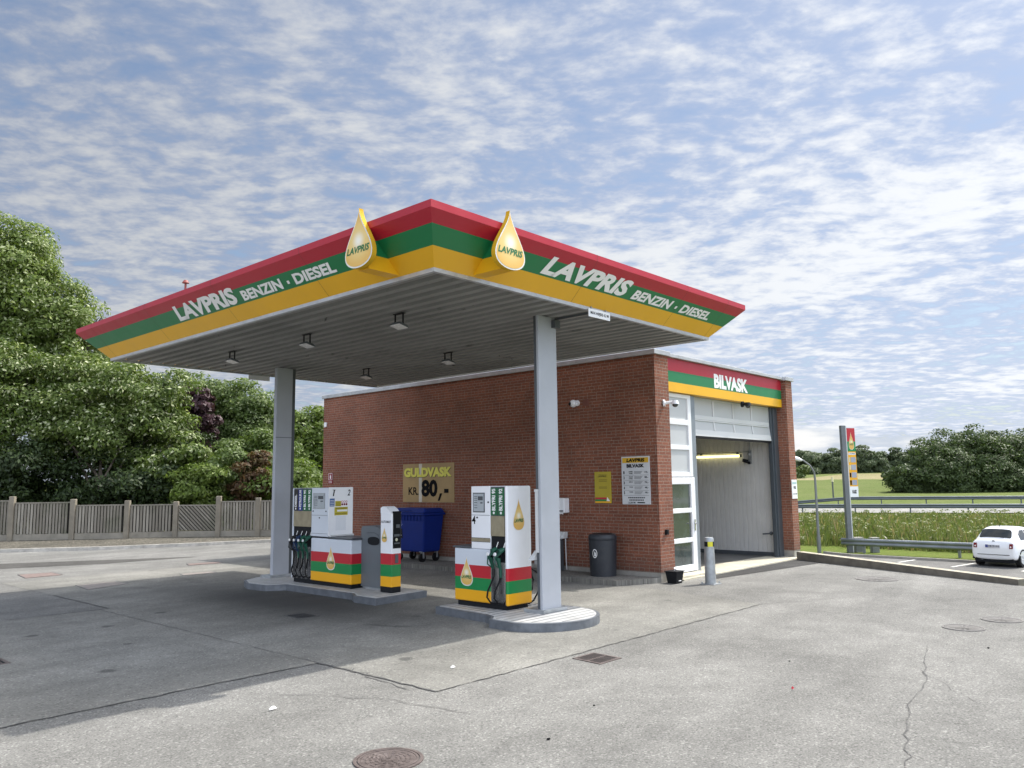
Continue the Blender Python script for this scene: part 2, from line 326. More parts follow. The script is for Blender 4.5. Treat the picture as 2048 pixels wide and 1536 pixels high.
# ------------------------------------------------------------------ mesh builder
ORG = {}
def col_new(o): COL.objects.link(o); return o
class MB:
    def __init__(s, T=None): s.v = []; s.f = []; s.m = []; s.T = T; s.disc = None
    def add(s, vs, fs, mi=0):
        b = len(s.v)
        if s.T is not None: vs = [s.T @ Vector(v) for v in vs]
        s.v += [tuple(v) for v in vs]
        for f in fs: s.f.append(tuple(b+i for i in f)); s.m.append(mi)
        return s
    def box(s, x0, x1, y0, y1, z0, z1, mi=0):
        return s.add([(x0, y0, z0), (x1, y0, z0), (x1, y1, z0), (x0, y1, z0), (x0, y0, z1), (x1, y0, z1), (x1, y1, z1), (x0, y1, z1)],
                     [(0, 3, 2, 1), (4, 5, 6, 7), (0, 1, 5, 4), (1, 2, 6, 5), (2, 3, 7, 6), (3, 0, 4, 7)], mi)
    def bands(s, x0, x1, y0, y1, zs, mis):
        """an upright box whose sides are banded by height"""
        for (a, b_), mi in zip(zip(zs[:-1], zs[1:]), mis):
            s.add([(x0, y0, a), (x1, y0, a), (x1, y1, a), (x0, y1, a), (x0, y0, b_), (x1, y0, b_), (x1, y1, b_), (x0, y1, b_)],
                  [(0, 1, 5, 4), (1, 2, 6, 5), (2, 3, 7, 6), (3, 0, 4, 7)] + ([(0, 3, 2, 1)] if a == zs[0] else []) + ([(4, 5, 6, 7)] if b_ == zs[-1] else []), mi)
        return s
    def prism(s, pts, ex, mi=0, cap=None):
        n = len(pts); ex = Vector(ex); q = [Vector(p)+ex for p in pts]
        s.add(list(pts)+[tuple(p) for p in q], [(i, (i+1) % n, n+(i+1) % n, n+i) for i in range(n)], mi)
        s.add(list(pts), [tuple(range(n))[::-1]], mi); s.add([tuple(p) for p in q], [tuple(range(n))], mi if cap is None else cap)
        return s
    def ring(s, c, ax, r, n):
        ax = Vector(ax).normalized(); h = Vector((0, 0, 1)) if abs(ax.z) < .9 else Vector((1, 0, 0))
        a = ax.cross(h).normalized(); b = ax.cross(a)
        return [tuple(Vector(c)+a*(r*math.cos(2*math.pi*i/n))+b*(r*math.sin(2*math.pi*i/n))) for i in range(n)]
    def tube(s, pts, rs, n=10, mi=0, cap=True):
        pts = [Vector(p) for p in pts]
        if not hasattr(rs, '__len__'): rs = [rs]*len(pts)
        b = []; 
        for i, p in enumerate(pts):
            a = pts[min(i+1, len(pts)-1)]-pts[max(i-1, 0)]
            b.append(s.ring(p, a, rs[i], n))
        vs = [v for r_ in b for v in r_]; fs = []
        for k in range(len(pts)-1):
            for i in range(n): fs.append((k*n+i, k*n+(i+1) % n, (k+1)*n+(i+1) % n, (k+1)*n+i))
        if cap: fs.append(tuple(range(n))[::-1]); fs.append(tuple((len(pts)-1)*n+i for i in range(n)))
        return s.add(vs, fs, mi)
    def cyl(s, p0, p1, r0, r1=None, n=20, mi=0): return s.tube([p0, p1], [r0, r0 if r1 is None else r1], n, mi)
    def ball(s, c, r, nu=14, nv=8, mi=0):
        if not hasattr(r, '__len__'): r = (r, r, r)
        vs = [(c[0], c[1], c[2]+r[2])]
        for j in range(1, nv):
            t = math.pi*j/nv
            vs += [(c[0]+r[0]*math.sin(t)*math.cos(2*math.pi*i/nu), c[1]+r[1]*math.sin(t)*math.sin(2*math.pi*i/nu), c[2]+r[2]*math.cos(t)) for i in range(nu)]
        vs.append((c[0], c[1], c[2]-r[2])); L = len(vs)-1; fs = [(0, 1+i, 1+(i+1) % nu) for i in range(nu)]
        for j in range(nv-2):
            for i in range(nu): a = 1+j*nu+i; b = 1+j*nu+(i+1) % nu; fs.append((a, a+nu, b+nu, b))
        fs += [(L, L-nu+(i+1) % nu, L-nu+i) for i in range(nu)]
        return s.add(vs, fs, mi)
    def quad(s, a, b, c, d, mi=0): return s.add([a, b, c, d], [(0, 1, 2, 3)], mi)
    def text(s, txt, p, xd, ud, w, h, mi=0, shear=0., bold=.02, off=.004, ext=.0):
        """lettering fitted into w x h metres, its lower left at p, reading along xd, up along ud"""
        cu = bpy.data.curves.new('lettering_source', 'FONT'); cu.body = txt; cu.offset = bold; cu.resolution_u = 3; cu.fill_mode = 'FRONT'
        ob = bpy.data.objects.new('lettering_source', cu)
        me = bpy.data.meshes.new_from_object(ob)
        co = np.array([v.co[:2] for v in me.vertices]); fs = [tuple(f.vertices) for f in me.polygons]
        bpy.data.objects.remove(ob); bpy.data.curves.remove(cu); bpy.data.meshes.remove(me)
        if len(co) == 0: return s
        co -= co.min(0); H = co[:, 1].max(); Wd = co[:, 0].max()
        co[:, 1] /= H; co[:, 0] /= Wd
        xd = Vector(xd).normalized(); ud = Vector(ud).normalized(); nn = xd.cross(ud)
        if w is None: w = h*Wd/H
        ws = w-abs(shear)*h
        P = Vector(p)+nn*off
        vs = [tuple(P+xd*(a*ws+shear*h*b)+ud*(b*h)) for a, b in co]
        return s.add(vs, fs, mi)
    def build(s, name, mats, parent=None, smooth=False, bevel=0., seg=2, ang=40):
        if not isinstance(mats, (list, tuple)): mats = [mats]
        v = np.array(s.v, float)
        if parent is not None: org = ORG[parent.name]
        else: org = Vector(((v[:, 0].min()+v[:, 0].max())/2, (v[:, 1].min()+v[:, 1].max())/2, v[:, 2].min()))
        v = v-np.array(org)
        me = bpy.data.meshes.new(name); me.from_pydata(v.tolist(), [], s.f)
        for mt in mats: me.materials.append(mt)
        me.polygons.foreach_set('material_index', s.m)
        if s.disc is not None:
            at = me.attributes.new('disc', 'FLOAT_VECTOR', 'POINT'); at.data.foreach_set('vector', np.array(s.disc, 'f').ravel())
        if smooth:
            me.polygons.foreach_set('use_smooth', [True]*len(s.f))
            me.set_sharp_from_angle(angle=R(ang))
        me.update()
        o = col_new(bpy.data.objects.new(name, me)); ORG[o.name] = Vector(org)
        if parent is None: o.location = org
        else: o.parent = parent
        if bevel:
            bv = o.modifiers.new('bevel', 'BEVEL'); bv.width = bevel; bv.segments = seg; bv.limit_method = 'ANGLE'; bv.angle_limit = R(50)
        return o
def tag(o, label, cat, group=None):
    o['label'] = label; o['category'] = cat
    if group: o['group'] = group
    return o
def thing(name, label, cat, loc, group=None):
    o = col_new(bpy.data.objects.new(name, None)); o.empty_display_size = .2; o.location = loc; ORG[o.name] = Vector(loc)
    return tag(o, label, cat, group)
def struct(o, kind='structure'): o['kind'] = kind; return o
def copy_tree(o, loc, label=None, parent=None):
    c = o.copy(); col_new(c)
    if parent is not None: c.parent = parent
    else:
        c.location = loc; c['label'] = label
    for ch in list(o.children): copy_tree(ch, None, None, c)
    return c
def drop2d(w, h, n=48, k=2.35):
    pts = []
    for i in range(n):
        t = 2*math.pi*i/n
        pts.append((math.sin(t)*math.sin(t/2)**k if t else 0, math.cos(t)))
    mxx = max(abs(p[0]) for p in pts)
    return [(p[0]/mxx*w/2, (p[1]+1)/2*h) for p in pts]      # tip at top, base at y=0
def drop_emblem(parent, p, xd, ud, w, h, depth, rim=.06, name='drop_emblem', txt=(GRNL,), flat=False):
    """p = bottom middle of the face plane; the emblem faces xd x ud"""
    xd = Vector(xd).normalized(); ud = Vector(ud).normalized(); nn = xd.cross(ud); p = Vector(p)
    q = drop2d(w, h)
    L = lambda a, b, d: tuple(p+xd*a+ud*b+nn*d)
    b = MB(); ncnt = len(q)
    body = b.prism([L(a, c, -depth) for a, c in q][::-1], nn*depth, 0) 
    o = b.build(name, [RIM if flat else DROPS], parent, smooth=True, ang=30)
    m2 = MB(); m2.add([L(a, c, .002) for a, c in q], [tuple(range(ncnt))[::-1]]); m2.build('rim', RIM, o)
    cy = h*.36; s_ = 1-2*rim
    m3 = MB(); inner = [(a*s_, cy+(c-cy)*s_) for a, c in q]
    rr = [(0, h*.45)]
    vs = [L(0, h*.45, .005)]; dc = [(0, 0, 0)]; fs = []
    for ringi, sc in enumerate((.33, .66, 1.)):
        for a, c in inner:
            x_, y_ = a*sc, h*.45+(c-h*.45)*sc
            vs.append(L(x_, y_, .005)); dc.append((x_/(w*.5), (y_-h*.45)/(w*.5), 0))
    for i in range(ncnt):
        j = (i+1) % ncnt
        fs.append((0, 1+j, 1+i))
        for r_ in range(2): fs.append((1+r_*ncnt+i, 1+r_*ncnt+j, 1+(r_+1)*ncnt+j, 1+(r_+1)*ncnt+i))
    m3.add(vs, fs); m3.disc = dc
    m3.build('face', DROPF, o)
    t = MB(); t.text('LAVPRIS', L(-w*.42, h*.245, .008), xd, ud+xd*0., w*.84, h*.115, shear=.25, bold=.03, off=0); t.build('lettering', txt[0], o)
    return o
def wallz(*a): return a

# ================================================================== GROUND
WA, WB = Vector((19.9, 8.48)), Vector((17.49, 3.27))          # foot line of the low boundary wall
wdir = (WB-WA).normalized(); wn_ = Vector((wdir.y*-1, wdir.x)); 
if wn_.x < 0: wn_ = -wn_
def smooth(a, b, x): t = np.clip((x-a)/(b-a), 0, 1); return t*t*(3-2*t)
def tz(x, y):
    x = np.asarray(x, float); y = np.asarray(y, float)
    t1 = (x-WA.x)*wn_.x+(y-WA.y)*wn_.y
    t = np.where(y > 8.48, x-20.95, np.minimum(t1, 60)); 
    q = .939*x+.344*y
    far = np.interp(q, [44, 69, 90, 130, 214, 240, 420], [-1.40, -.75, -.5, 0., 2.6, 3.7, 7.])
    low = -1.40*smooth(.15, 5., t)
    return np.where(q > 44, np.where(t > 5, far, low), low)-.02
xs = np.unique(np.concatenate([np.linspace(-600, -40, 15), np.linspace(-40, 15, 12), np.linspace(15, 45, 61), np.linspace(45, 130, 44), np.linspace(130, 300, 35), np.linspace(300, 900, 13)]))
ys = np.unique(np.concatenate([np.linspace(-600, -40, 12), np.linspace(-40, 0, 11), np.linspace(0, 40, 61), np.linspace(40, 120, 25), np.linspace(120, 300, 19), np.linspace(300, 900, 11)]))
X, Y = np.meshgrid(xs, ys, indexing='ij'); Z = tz(X, Y)
nx, ny = len(xs), len(ys); tb = MB()
tb.v = list(zip(X.ravel().tolist(), Y.ravel().tolist(), Z.ravel().tolist()))
for i in range(nx-1):
    for j in range(ny-1):
        cx, cy = (xs[i]+xs[i+1])/2, (ys[j]+ys[j+1])/2; q = .939*cx+.344*cy
        t = cx-20.95 if cy > 8.48 else (cx-WA.x)*wn_.x+(cy-WA.y)*wn_.y
        mi = 3 if t < 0 and cy > 22 else 0
        if t > 0 and q > 88: mi = 1
        if t > 0 and 196 < q < 236 and cy < 80 and cy > 40: mi = 2
        tb.f.append((i*ny+j, (i+1)*ny+j, (i+1)*ny+j+1, i*ny+j+1)); tb.m.append(mi)
struct(tb.build('terrain', [TURF, FIELD, CROP, SOIL], smooth=True, ang=180))
def sheet(name, pts, z, mt, kind='structure'):
    b = MB(); b.add([(x, y, z) for x, y in pts], [tuple(range(len(pts)))]); o = b.build(name, mt); struct(o, kind); return o
# forecourt of worn asphalt, bounded by the kerb on the left, the building and the low wall on the right
sheet('forecourt', [(-60, -40), (12.6, -8.), (17.39, 3.05), (17.49, 3.27), (19.95, 8.55), (20.8, 9.0), (20.9, 30), (18, 25.1), (16.06, 25.95), (10.6, 27.9), (8.23, 29.7), (-2, 37.5), (-60, 60)], 0., ASPH)
sheet('dark_road_strip', [(-20, 33.5), (2.0, 28.4), (7.0, 25.2), (11.4, 22.6), (8.65, 22.7), (6.54, 23.58), (0, 26.2), (-20, 31.)], .004, DASPH)
sheet('concrete_slab', [(5.42, 5.95), (12.5, 5.97), (13.05, 8.3), (13.1, 20), (5.58, 20), (5.58, 14.22), (-14, 14.6), (-14, 7.9), (5.42, 7.93)], .004, SLAB)
def strip(name, pts, w, mt, z=.008, jit=0.):
    b = MB(); P = []
    for (x0, y0), (x1, y1) in zip(pts[:-1], pts[1:]):
        n = max(1, int(math.hypot(x1-x0, y1-y0)/.12)) if jit else 1
        for k in range(n): P.append((x0+(x1-x0)*k/n, y0+(y1-y0)*k/n))
    P.append(pts[-1]); vs = []
    for i, (x, y) in enumerate(P):
        a = P[max(0, i-1)]; c = P[min(len(P)-1, i+1)]; d = math.hypot(c[0]-a[0], c[1]-a[1]) or 1
        nx_, ny_ = -(c[1]-a[1])/d, (c[0]-a[0])/d; j = RNG.normal(0, jit); ww = w*(1+(RNG.uniform(-.7, .8) if jit else 0))/2
        vs += [(x+nx_*(j-ww), y+ny_*(j-ww), z), (x+nx_*(j+ww), y+ny_*(j+ww), z)]
    b.add(vs, [(2*i, 2*i+2, 2*i+3, 2*i+1) for i in range(len(P)-1)])
    return struct(b.build(name, mt))
strip('slab_joint', [(-14, 7.9), (5.42, 7.93)], .014, TARM, jit=.012)
strip('slab_joint', [(5.42, 7.93), (5.42, 5.95)], .024, TARM, jit=.008)
strip('slab_joint', [(5.42, 5.95), (12.5, 5.97)], .010, TARM, jit=.010)
strip('slab_joint', [(-14, 14.6), (5.58, 14.22), (5.58, 16.8)], .022, TARM, jit=.006)
strip('slab_joint', [(5.42, 7.93), (5.42, 14.2)], .010, TARM, jit=.006)
strip('slab_joint', [(4.2, 7.35), (4.95, 6.1), (5.1, 5.2)], .006, TARM, jit=.015)
strip('asphalt_crack', [(10.68, 3.0), (9.53, 2.72), (9.27, 2.67), (8.75, 2.47), (7.79, 2.37), (6.89, 2.13), (6.12, 1.91), (5., 1.6)], .010, TARM, z=.005, jit=.014)
strip('asphalt_crack', [(9.27, 2.67), (8.6, 2.2), (8.2, 1.9)], .005, TARM, z=.005, jit=.02)
strip('asphalt_crack', [(5.45, 7.4), (5.35, 6.7), (5.3, 6.25)], .011, TARM, z=.005, jit=.03)
strip('asphalt_crack', [(12.5, 5.97), (14.2, 5.1)], .010, TARM, z=.005, jit=.03)
# kerb and gravel along the fence
FBRD = mat('fence_base_concrete', (.225, .205, .165), .9, var=.18, scale=1.5, bump=.4, grime=.4, gcol=(.12, .115, .08))
FPOST = mat('fence_post_concrete', (.205, .18, .138), .9, var=.15, scale=2.5, bump=.4, grime=.3, gcol=(.14, .13, .09))
FENCE = [(6.6, 37.1, 1.7), (8.2, 35.75, 1.75), (9.77, 34.23, 1.75), (11.4, 32.79, 1.62), (12.87, 31.5, 1.54), (14.35, 30.64, 1.47), (15.4, 29.31, 1.66), (16.42, 28.18, 1.58), (17.7, 26.95, 1.6), (19.0, 25.7, 1.6), (20.3, 24.5, 1.6), (21.6, 23.3, 1.6)]
KERBL = [(-30, 55), (-2, 37.5), (8.23, 29.7), (10.6, 27.9), (13.2, 26.85), (16.06, 25.95), (18, 25.1), (20.6, 24)]
g_ = MB(); k_ = MB()
for (a, b), (c, d) in zip(KERBL[:-1], KERBL[1:]):
    L = math.hypot(c-a, d-b); ux, uy = (c-a)/L, (d-b)/L; nxx, nyy = -uy, ux
    k_.add([(a, b, -.05), (c, d, -.05), (c+nxx*.15, d+nyy*.15, -.05), (a+nxx*.15, b+nyy*.15, -.05), (a, b, .11), (c, d, .11), (c+nxx*.15, d+nyy*.15, .11), (a+nxx*.15, b+nyy*.15, .11)],
           [(4, 5, 6, 7), (0, 1, 5, 4), (2, 3, 7, 6)])
struct(k_.build('kerb', mat('pale_kerb_stone', (.42, .40, .36), .85, var=.2, scale=4, grime=.3)))
gp = [(a, b+.1) for a, b in KERBL]; fp = [(-30, 72), (-2, 45.)]+[(a, b) for a, b, _ in FENCE]
g_.add([(x, y, .075) for x, y in gp]+[(x, y, .12) for x, y in fp[::-1]], [tuple(range(len(gp)+len(fp)))])
struct(g_.build('gravel_strip', GRAV))
# parking bay below, with its kerb and painted lines
sheet('parking_bay', [(22.6, 20), (24.5, 2), (24.5, -14), (36.2, -14), (36.3, 8.3), (36.45, 11.1), (36.5, 13.1), (37.2, 14.6), (36, 20)], -1.37, paving('parking_asphalt', (.155, .15, .145), (.19, .185, .175), (.11, .108, .105), 40))
for (a, b), (c, d) in [((34.2, 8.54), (36.3, 8.2)), ((34.9, 10.67), (36.46, 10.44)), ((34.0, 6.2), (36.2, 5.9))]:
    strip('parking_line', [(a, b), (c, d)], .12, WLINE, z=-1.364)
pk = MB()
for (a, b), (c, d) in zip([(36.2, -14), (36.3, 8.3), (36.45, 11.1), (36.5, 13.1), (37.2, 14.6)][:-1], [(36.3, 8.3), (36.45, 11.1), (36.5, 13.1), (37.2, 14.6)]):
    pk.add([(a, b, -1.42), (c, d, -1.42), (c+.14, d, -1.42), (a+.14, b, -1.42), (a, b, -1.27), (c, d, -1.27), (c+.14, d, -1.27), (a+.14, b, -1.27)], [(4, 5, 6, 7), (0, 3, 7, 4), (0, 4, 5, 1), (1, 5, 6, 2)])
struct(pk.build('parking_kerb', CONCW))
# main road beyond the weeds
def qpt(q, s): return (.939*q-.344*s, .344*q+.939*s)         # s runs along the road
rb = MB(); pts = []
for s in np.linspace(-120, 160, 57):
    a = qpt(71.3, s); b = qpt(86.5, s)
    rb.v += [(a[0], a[1], float(tz(*a))+.06), (b[0], b[1], float(tz(*b))+.06)]
for i in range(56): rb.f.append((2*i, 2*i+1, 2*i+3, 2*i+2)); rb.m.append(0)
struct(rb.build('main_road', ROADM))
# footway along the long wall
fw = MB(); fw.prism([(13.0, 9.15, 0.), (13.95, 8.72, 0.), (13.95, 20.5, 0.), (12.75, 20.5, 0.), (12.95, 12.)+(0.,)], (0, 0, .1))
struct(fw.build('footway', PAVE, bevel=.012))
sheet('dark_bay_strip', [(14.95, 8.22), (19.9, 7.66), (20.05, 8.51), (15.3, 8.515)], .008, paving('dark_strip_paving', (.055, .054, .054), (.07, .069, .068), (.04, .04, .04), 50))  # darker strip across the ground before the wash bay
fwm = MB().box(14.47, 20.36, 8.52, 20.05, -.02, .03); struct(fwm.build('bay_floor', CREAM))
sheet('wet_bay_floor', [(15.95, 9.5), (20.26, 9.42), (20.26, 20), (15.95, 20)], .034, WETF)

# ================================================================== CAR WASH BUILDING
bx, by, BW, BL = 13.957, 8.7255, 6.78, 11.62
ZB, ZT = .19, 4.60
cw = thing('car_wash', 'red brick car wash with open roller gate and striped sign band', 'building', (bx+BW/2, by+BL/2, 0))
w = MB()
w.box(bx, bx+.32, by, by+BL, ZB, ZT, 0)                       # long wall
w.add([(bx, by-.001, ZB), (bx+.53, by-.001, ZB), (bx+.53, by-.001, ZT), (bx, by-.001, ZT)], [(0, 1, 2, 3)], 1)
w.box(bx+.321, bx+.53, by, by+.45, ZB, ZT, 1)                 # near pier
w.box(bx+BW-.386, bx+BW, by, by+.45, ZB, ZT, 1)               # far pier
w.add([(bx+BW-.387, by+.001, ZB), (bx+BW-.387, by+.001, ZT), (bx+BW-.387, by+.45, ZT), (bx+BW-.387, by+.45, ZB)], [(0, 1, 2, 3)], 0)
w.box(bx+BW-.3, bx+BW, by+.451, by+BL-.33, ZB, ZT, 0)
w.box(bx+.321, bx+BW, by+BL-.32, by+BL, ZB, ZT, 1)
w.build('wall', [BRX, BRY], cw)
p_ = MB(); p_.box(bx+.006, bx+.34, by+.006, by+BL-.006, -.05, ZB); p_.box(bx+.3401, bx+.52, by+.006, by+.44, -.05, ZB); p_.build('plinth', CONCW, cw); p_ = MB()
p_.box(bx+BW-.38, bx+BW-.006, by+.006, by+.44, -.05, ZB); p_.box(bx+BW-.30, bx+BW-.006, by+.4401, by+BL-.006, -1.4, ZB)
p_.build('plinth', CONCW, cw)
c_ = MB(); 
c_.box(bx-.05, bx+.40, by-.05, by+BL+.05, ZT, ZT+.10); c_.box(bx+.401, bx+.58, by-.05, by+.5, ZT, ZT+.10)
c_.box(bx+.581, bx+BW-.43, by+.05, by+.5, ZT+.02, ZT+.10); c_.box(bx+BW-.429, bx+BW+.05, by-.05, by+.5, ZT, ZT+.10)
c_.box(bx+BW-.34, bx+BW+.05, by+.501, by+BL+.05, ZT, ZT+.10); c_.box(bx+.401, bx+BW-.341, by+BL-.36, by+BL+.05, ZT, ZT+.10)
c_.build('coping', ALU, cw, bevel=.008)
MB().box(bx+.33, bx+BW-.31, by+.46, by+BL-.33, 4.15, 4.32).build('roof', DARKST, cw)
sb = MB(); xL, xR = bx+.535, bx+BW-.39
ysb = by+.125
for z0, z1, mi in ((3.90, 4.105, 2), (4.105, 4.345, 1), (4.345, 4.615, 0)):
    sb.add([(xL, ysb, z0), (xR, ysb, z0), (xR, ysb, z1), (xL, ysb, z1)], [(0, 1, 2, 3)], mi)
sb.add([(xL, ysb, 3.9), (xR, ysb, 3.9), (xR, ysb+.2, 3.9), (xL, ysb+.2, 3.9)], [(3, 2, 1, 0)], 2)
sb.add([(xL, ysb+.2, 3.9), (xR, ysb+.2, 3.9), (xR, ysb+.2, 4.615), (xL, ysb+.2, 4.615)], [(3, 2, 1, 0)], 2)
sbo = sb.build('sign_band', [RED, GRN, YEL], cw)
MB().text('BILVASK', (16.70, ysb, 4.125), (1, 0, 0), (0, 0, 1), 1.70, .335, bold=.05).build('lettering', LET, sbo)
# door bay: glazed door with fixed panels above
YD = by+.25
dr = MB()
for z0, z1 in ((2.09, 2.19), (2.67, 2.77), (3.21, 3.33), (3.80, 3.89)): dr.box(14.62, 15.62, YD-.03, YD+.05, z0, z1)
dr.box(14.49, 14.62, YD-.03, YD+.05, 2.09, 3.89); dr.box(15.62, 15.76, YD-.03, YD+.05, 2.09, 3.89)
fx = dr.build('fixed_window', WPVC, cw, bevel=.008)
pn = MB()
for z0, z1 in ((2.19, 2.67), (2.77, 3.21), (3.33, 3.80)): pn.box(14.62, 15.62, YD, YD+.03, z0, z1)
pn.build('pane', PANE, fx)
dr = MB(); dr.box(14.49, 14.66, YD-.05, YD+.04, .08, 2.075); dr.box(15.60, 15.78, YD-.05, YD+.04, .08, 2.075)
for z0, z1 in ((.08, .22), (.69, .79), (1.32, 1.42), (1.93, 2.075)): dr.box(14.66, 15.60, YD-.05, YD+.04, z0, z1)
dro = dr.build('side_door', WPVC, cw, bevel=.01)
pn = MB()
for z0, z1 in ((.22, .69), (.79, 1.32), (1.42, 1.93)): pn.box(14.66, 15.60, YD-.01, YD+.015, z0, z1)
pn.build('pane', DGLS, dro)
hd = MB(); hd.box(15.67, 15.72, YD-.065, YD-.05, .93, 1.17); hd.tube([(15.695, YD-.06, 1.08), (15.695, YD-.12, 1.08), (15.60, YD-.125, 1.08)], .011, 8); hd.build('handle', CHR, dro, smooth=True)
MB().box(14.47, 15.75, by-.12, YD-.06, 0.0, .075).build('door_step', CREAM, cw, bevel=.01)
# gate posts, raised sectional gate
gpst = MB(); gpst.box(15.79, 15.98, YD+.0, YD+.20, .03, 3.895); gpst.box(15.985, 16.04, YD+.03, YD+.16, .03, 3.895); gpst.build('gate_post', mat('grey_steel_post', (.25, .28, .31), .4, .4, grime=.15), cw, bevel=.006)
gpst = MB(); gpst.box(20.12, 20.34, YD+.02, YD+.2, .03, 3.895); gpst.box(20.05, 20.115, YD+.06, YD+.16, .03, 3.895); gpst.build('gate_post', mat('slate_steel_post', (.085, .10, .115), .4, .4, grime=.15), cw, bevel=.006)
GX0, GX1 = 16.05, 20.10; YG = by+.40
gt = MB()
gt.box(GX0, GX1, YG-.03, YG+.03, 3.395, 3.49); gt.box(GX0, GX1, YG-.03, YG+.03, 3.86, 3.90)
for k in range(5):
    x = GX0+(GX1-GX0-.06)*k/4; gt.box(x, x+.06, YG-.028, YG+.03, 3.49, 3.86)
T2 = Matrix.Translation((0, YG, 3.39)) @ Matrix.Rotation(R(-7), 4, 'X')
g2 = MB(T2); g2.box(GX0, GX1, -.03, .03, -.385, -.24); g2.box(GX0, GX1, -.03, .03, -.03, 0.)
for k in range(5):
    x = GX0+(GX1-GX0-.06)*k/4; g2.box(x, x+.06, -.028, .03, -.24, -.03)
gt.v2 = None; b0 = len(gt.v); gt.v += g2.v; gt.f += [tuple(b0+i for i in f) for f in g2.f]; gt.m += g2.m
gto = gt.build('sectional_gate', LGRY, cw, bevel=.006)
pn = MB(); pn.box(GX0+.03, GX1-.03, YG-.005, YG+.005, 3.49, 3.86); g3 = MB(T2); g3.box(GX0+.03, GX1-.03, -.006, .006, -.24, -.03)
b0 = len(pn.v); pn.v += g3.v; pn.f += [tuple(b0+i for i in f) for f in g3.f]; pn.m += g3.m
pn.build('pane', PANE, gto)
gk = MB(T2); gk.box(GX0, GX1, -.02, .02, -.43, -.386); gk.build('rubber_seal', RUB, gto)
# ribbed lining of the bay
ln = MB()
def ribbed(x, ya, yb, z0, z1, sgn, pitch=.13):
    n = int((yb-ya)/pitch)
    for k in range(n):
        y = ya+k*pitch
        prof = [(0, 0), (pitch*.78, 0), (pitch*.84, .018), (pitch*.94, .018), (pitch, 0)]
        for (a, h0), (b, h1) in zip(prof[:-1], prof[1:]):
            ln.add([(x+sgn*h0, y+a, z0), (x+sgn*h1, y+b, z0), (x+sgn*h1, y+b, z1), (x+sgn*h0, y+a, z1)], [(0, 1, 2, 3) if sgn > 0 else (3, 2, 1, 0)])
ribbed(20.27, YD+.2, 19.95, .13, 3.95, 1); ribbed(15.93, YD+.2, 19.95, .13, 3.95, -1)
ln.box(15.92, 20.30, 19.96, 20.0, .03, 3.95); ln.box(15.92, 20.30, YG+.06, 19.95, 3.952, 4.0)
ln.build('bay_lining', LINER, cw)
MB().box(20.235, 20.30, YD+.21, 19.95, .03, .13).build('skirting', DARKST, cw); MB().box(15.90, 15.955, YD+.21, 19.95, .03, .13).build('skirting', DARKST, cw)
vg = MB(); vg.box(bx-.012, bx+.01, 10.41, 10.57, 3.66, 3.80)
for k in range(5): vg.box(bx-.02, bx-.011, 10.425, 10.555, 3.675+k*.024, 3.688+k*.024)
vg.build('vent_grille', mat('terracotta_vent', (.2, .075, .055), .8), cw)
so_ = MB(); so_.box(14.14, 14.22, by-.05, by+.0, .93, 1.03); so_.box(14.16, 14.20, by-.056, by-.05, .95, 1.01); so_.build('wall_socket', BLK, cw, bevel=.008)
bxw = MB().box(bx-.05, bx, 20.16, 20.26, 3.74, 3.88).build('junction_box', WHT, cw, bevel=.01)
hs = MB(); hs.tube([(20.2, 9.25, .62), (20.12, 9.25, .62), (20.12, 9.45, .60)], .02, 8); hs.ball((20.18, 9.25, .62), .05); hs.build('hose_coupling', DARKST, cw, smooth=True)
# tube lamp and camera inside the bay
tl = thing('tube_lamp', 'lit yellow fluorescent tube lamp on the right wall inside the wash bay', 'lamp', (20.2, 10.68, 2.6))
MB().cyl((20.19, 10.03, 2.66), (20.19, 11.34, 2.66), .036, n=14).build('tube', TUBE, tl, smooth=True)
cn = MB(); cn.box(20.17, 20.21, 9.98, 10.03, 2.62, 2.70); cn.box(20.17, 20.21, 11.34, 11.39, 2.62, 2.70); cn.cyl((20.24, 9.85, 2.76), (20.24, 11.45, 2.76), .010, n=8)
for y in (10.1, 11.2): cn.box(20.185, 20.262, y, y+.03, 2.69, 2.765)
cn.build('bracket', DARKST, tl)
cc = thing('spray_camera', 'small black camera on a grey bracket inside the wash bay', 'camera', (20.2, 9.77, 2.5))
a = MB(); a.box(20.21, 20.26, 9.72, 9.80, 2.45, 2.80); a.cyl((20.235, 9.76, 2.8), (20.235, 9.76, 3.7), .012, n=8); a.ball((20.2, 9.76, 2.70), .055); a.tube([(20.23, 9.78, 2.76), (20.24, 9.98, 2.76)], .012, 8); a.build('bracket', STEEL, cc, smooth=True)
a = MB(); a.tube([(20.18, 9.80, 2.50), (20.13, 9.93, 2.54)], [.05, .04], 12); a.box(20.15, 20.20, 9.74, 9.80, 2.43, 2.50); a.build('lens_body', BLK, cc, smooth=True)

# --- signs on the long wall (each hung on the brick, facing -X; reading direction is -Y)
XW = bx
def wallsign(name, label, y0, y1, z0, z1, mt, cat='sign', d=.02):
    t = thing(name, label, cat, (XW, (y0+y1)/2, z0))
    MB().box(XW-d, XW-.002, y0, y1, z0, z1).build('board', mt, t, bevel=.003)
    return t
RD, UP = (0, -1, 0), (0, 0, 1)
t = wallsign('price_sign', 'gold sign offering GULDVASK for KR. 80 on the brick wall above the blue bin', 14.65, 16.625, 1.54, 2.54, GOLDP)
MB().box(XW-.0225, XW-.0205, 15.86, 15.98, 1.545, 2.535).build('pale_streak', mat('pale_streak', (.52, .47, .38), .45, var=.1), t)
a = MB(); a.text('GULDVASK', (XW-.02, 16.555, 2.175), RD, UP, 1.84, .245, bold=.06, off=.004); a.text('GULDVASK', (XW-.02, 16.57, 2.19), RD, UP, 1.84, .245, mi=1, bold=.06, off=.008)
a.build('lettering', [mat('dark_gold_lettering', (.10, .09, .012), .5), GOLDL], t)
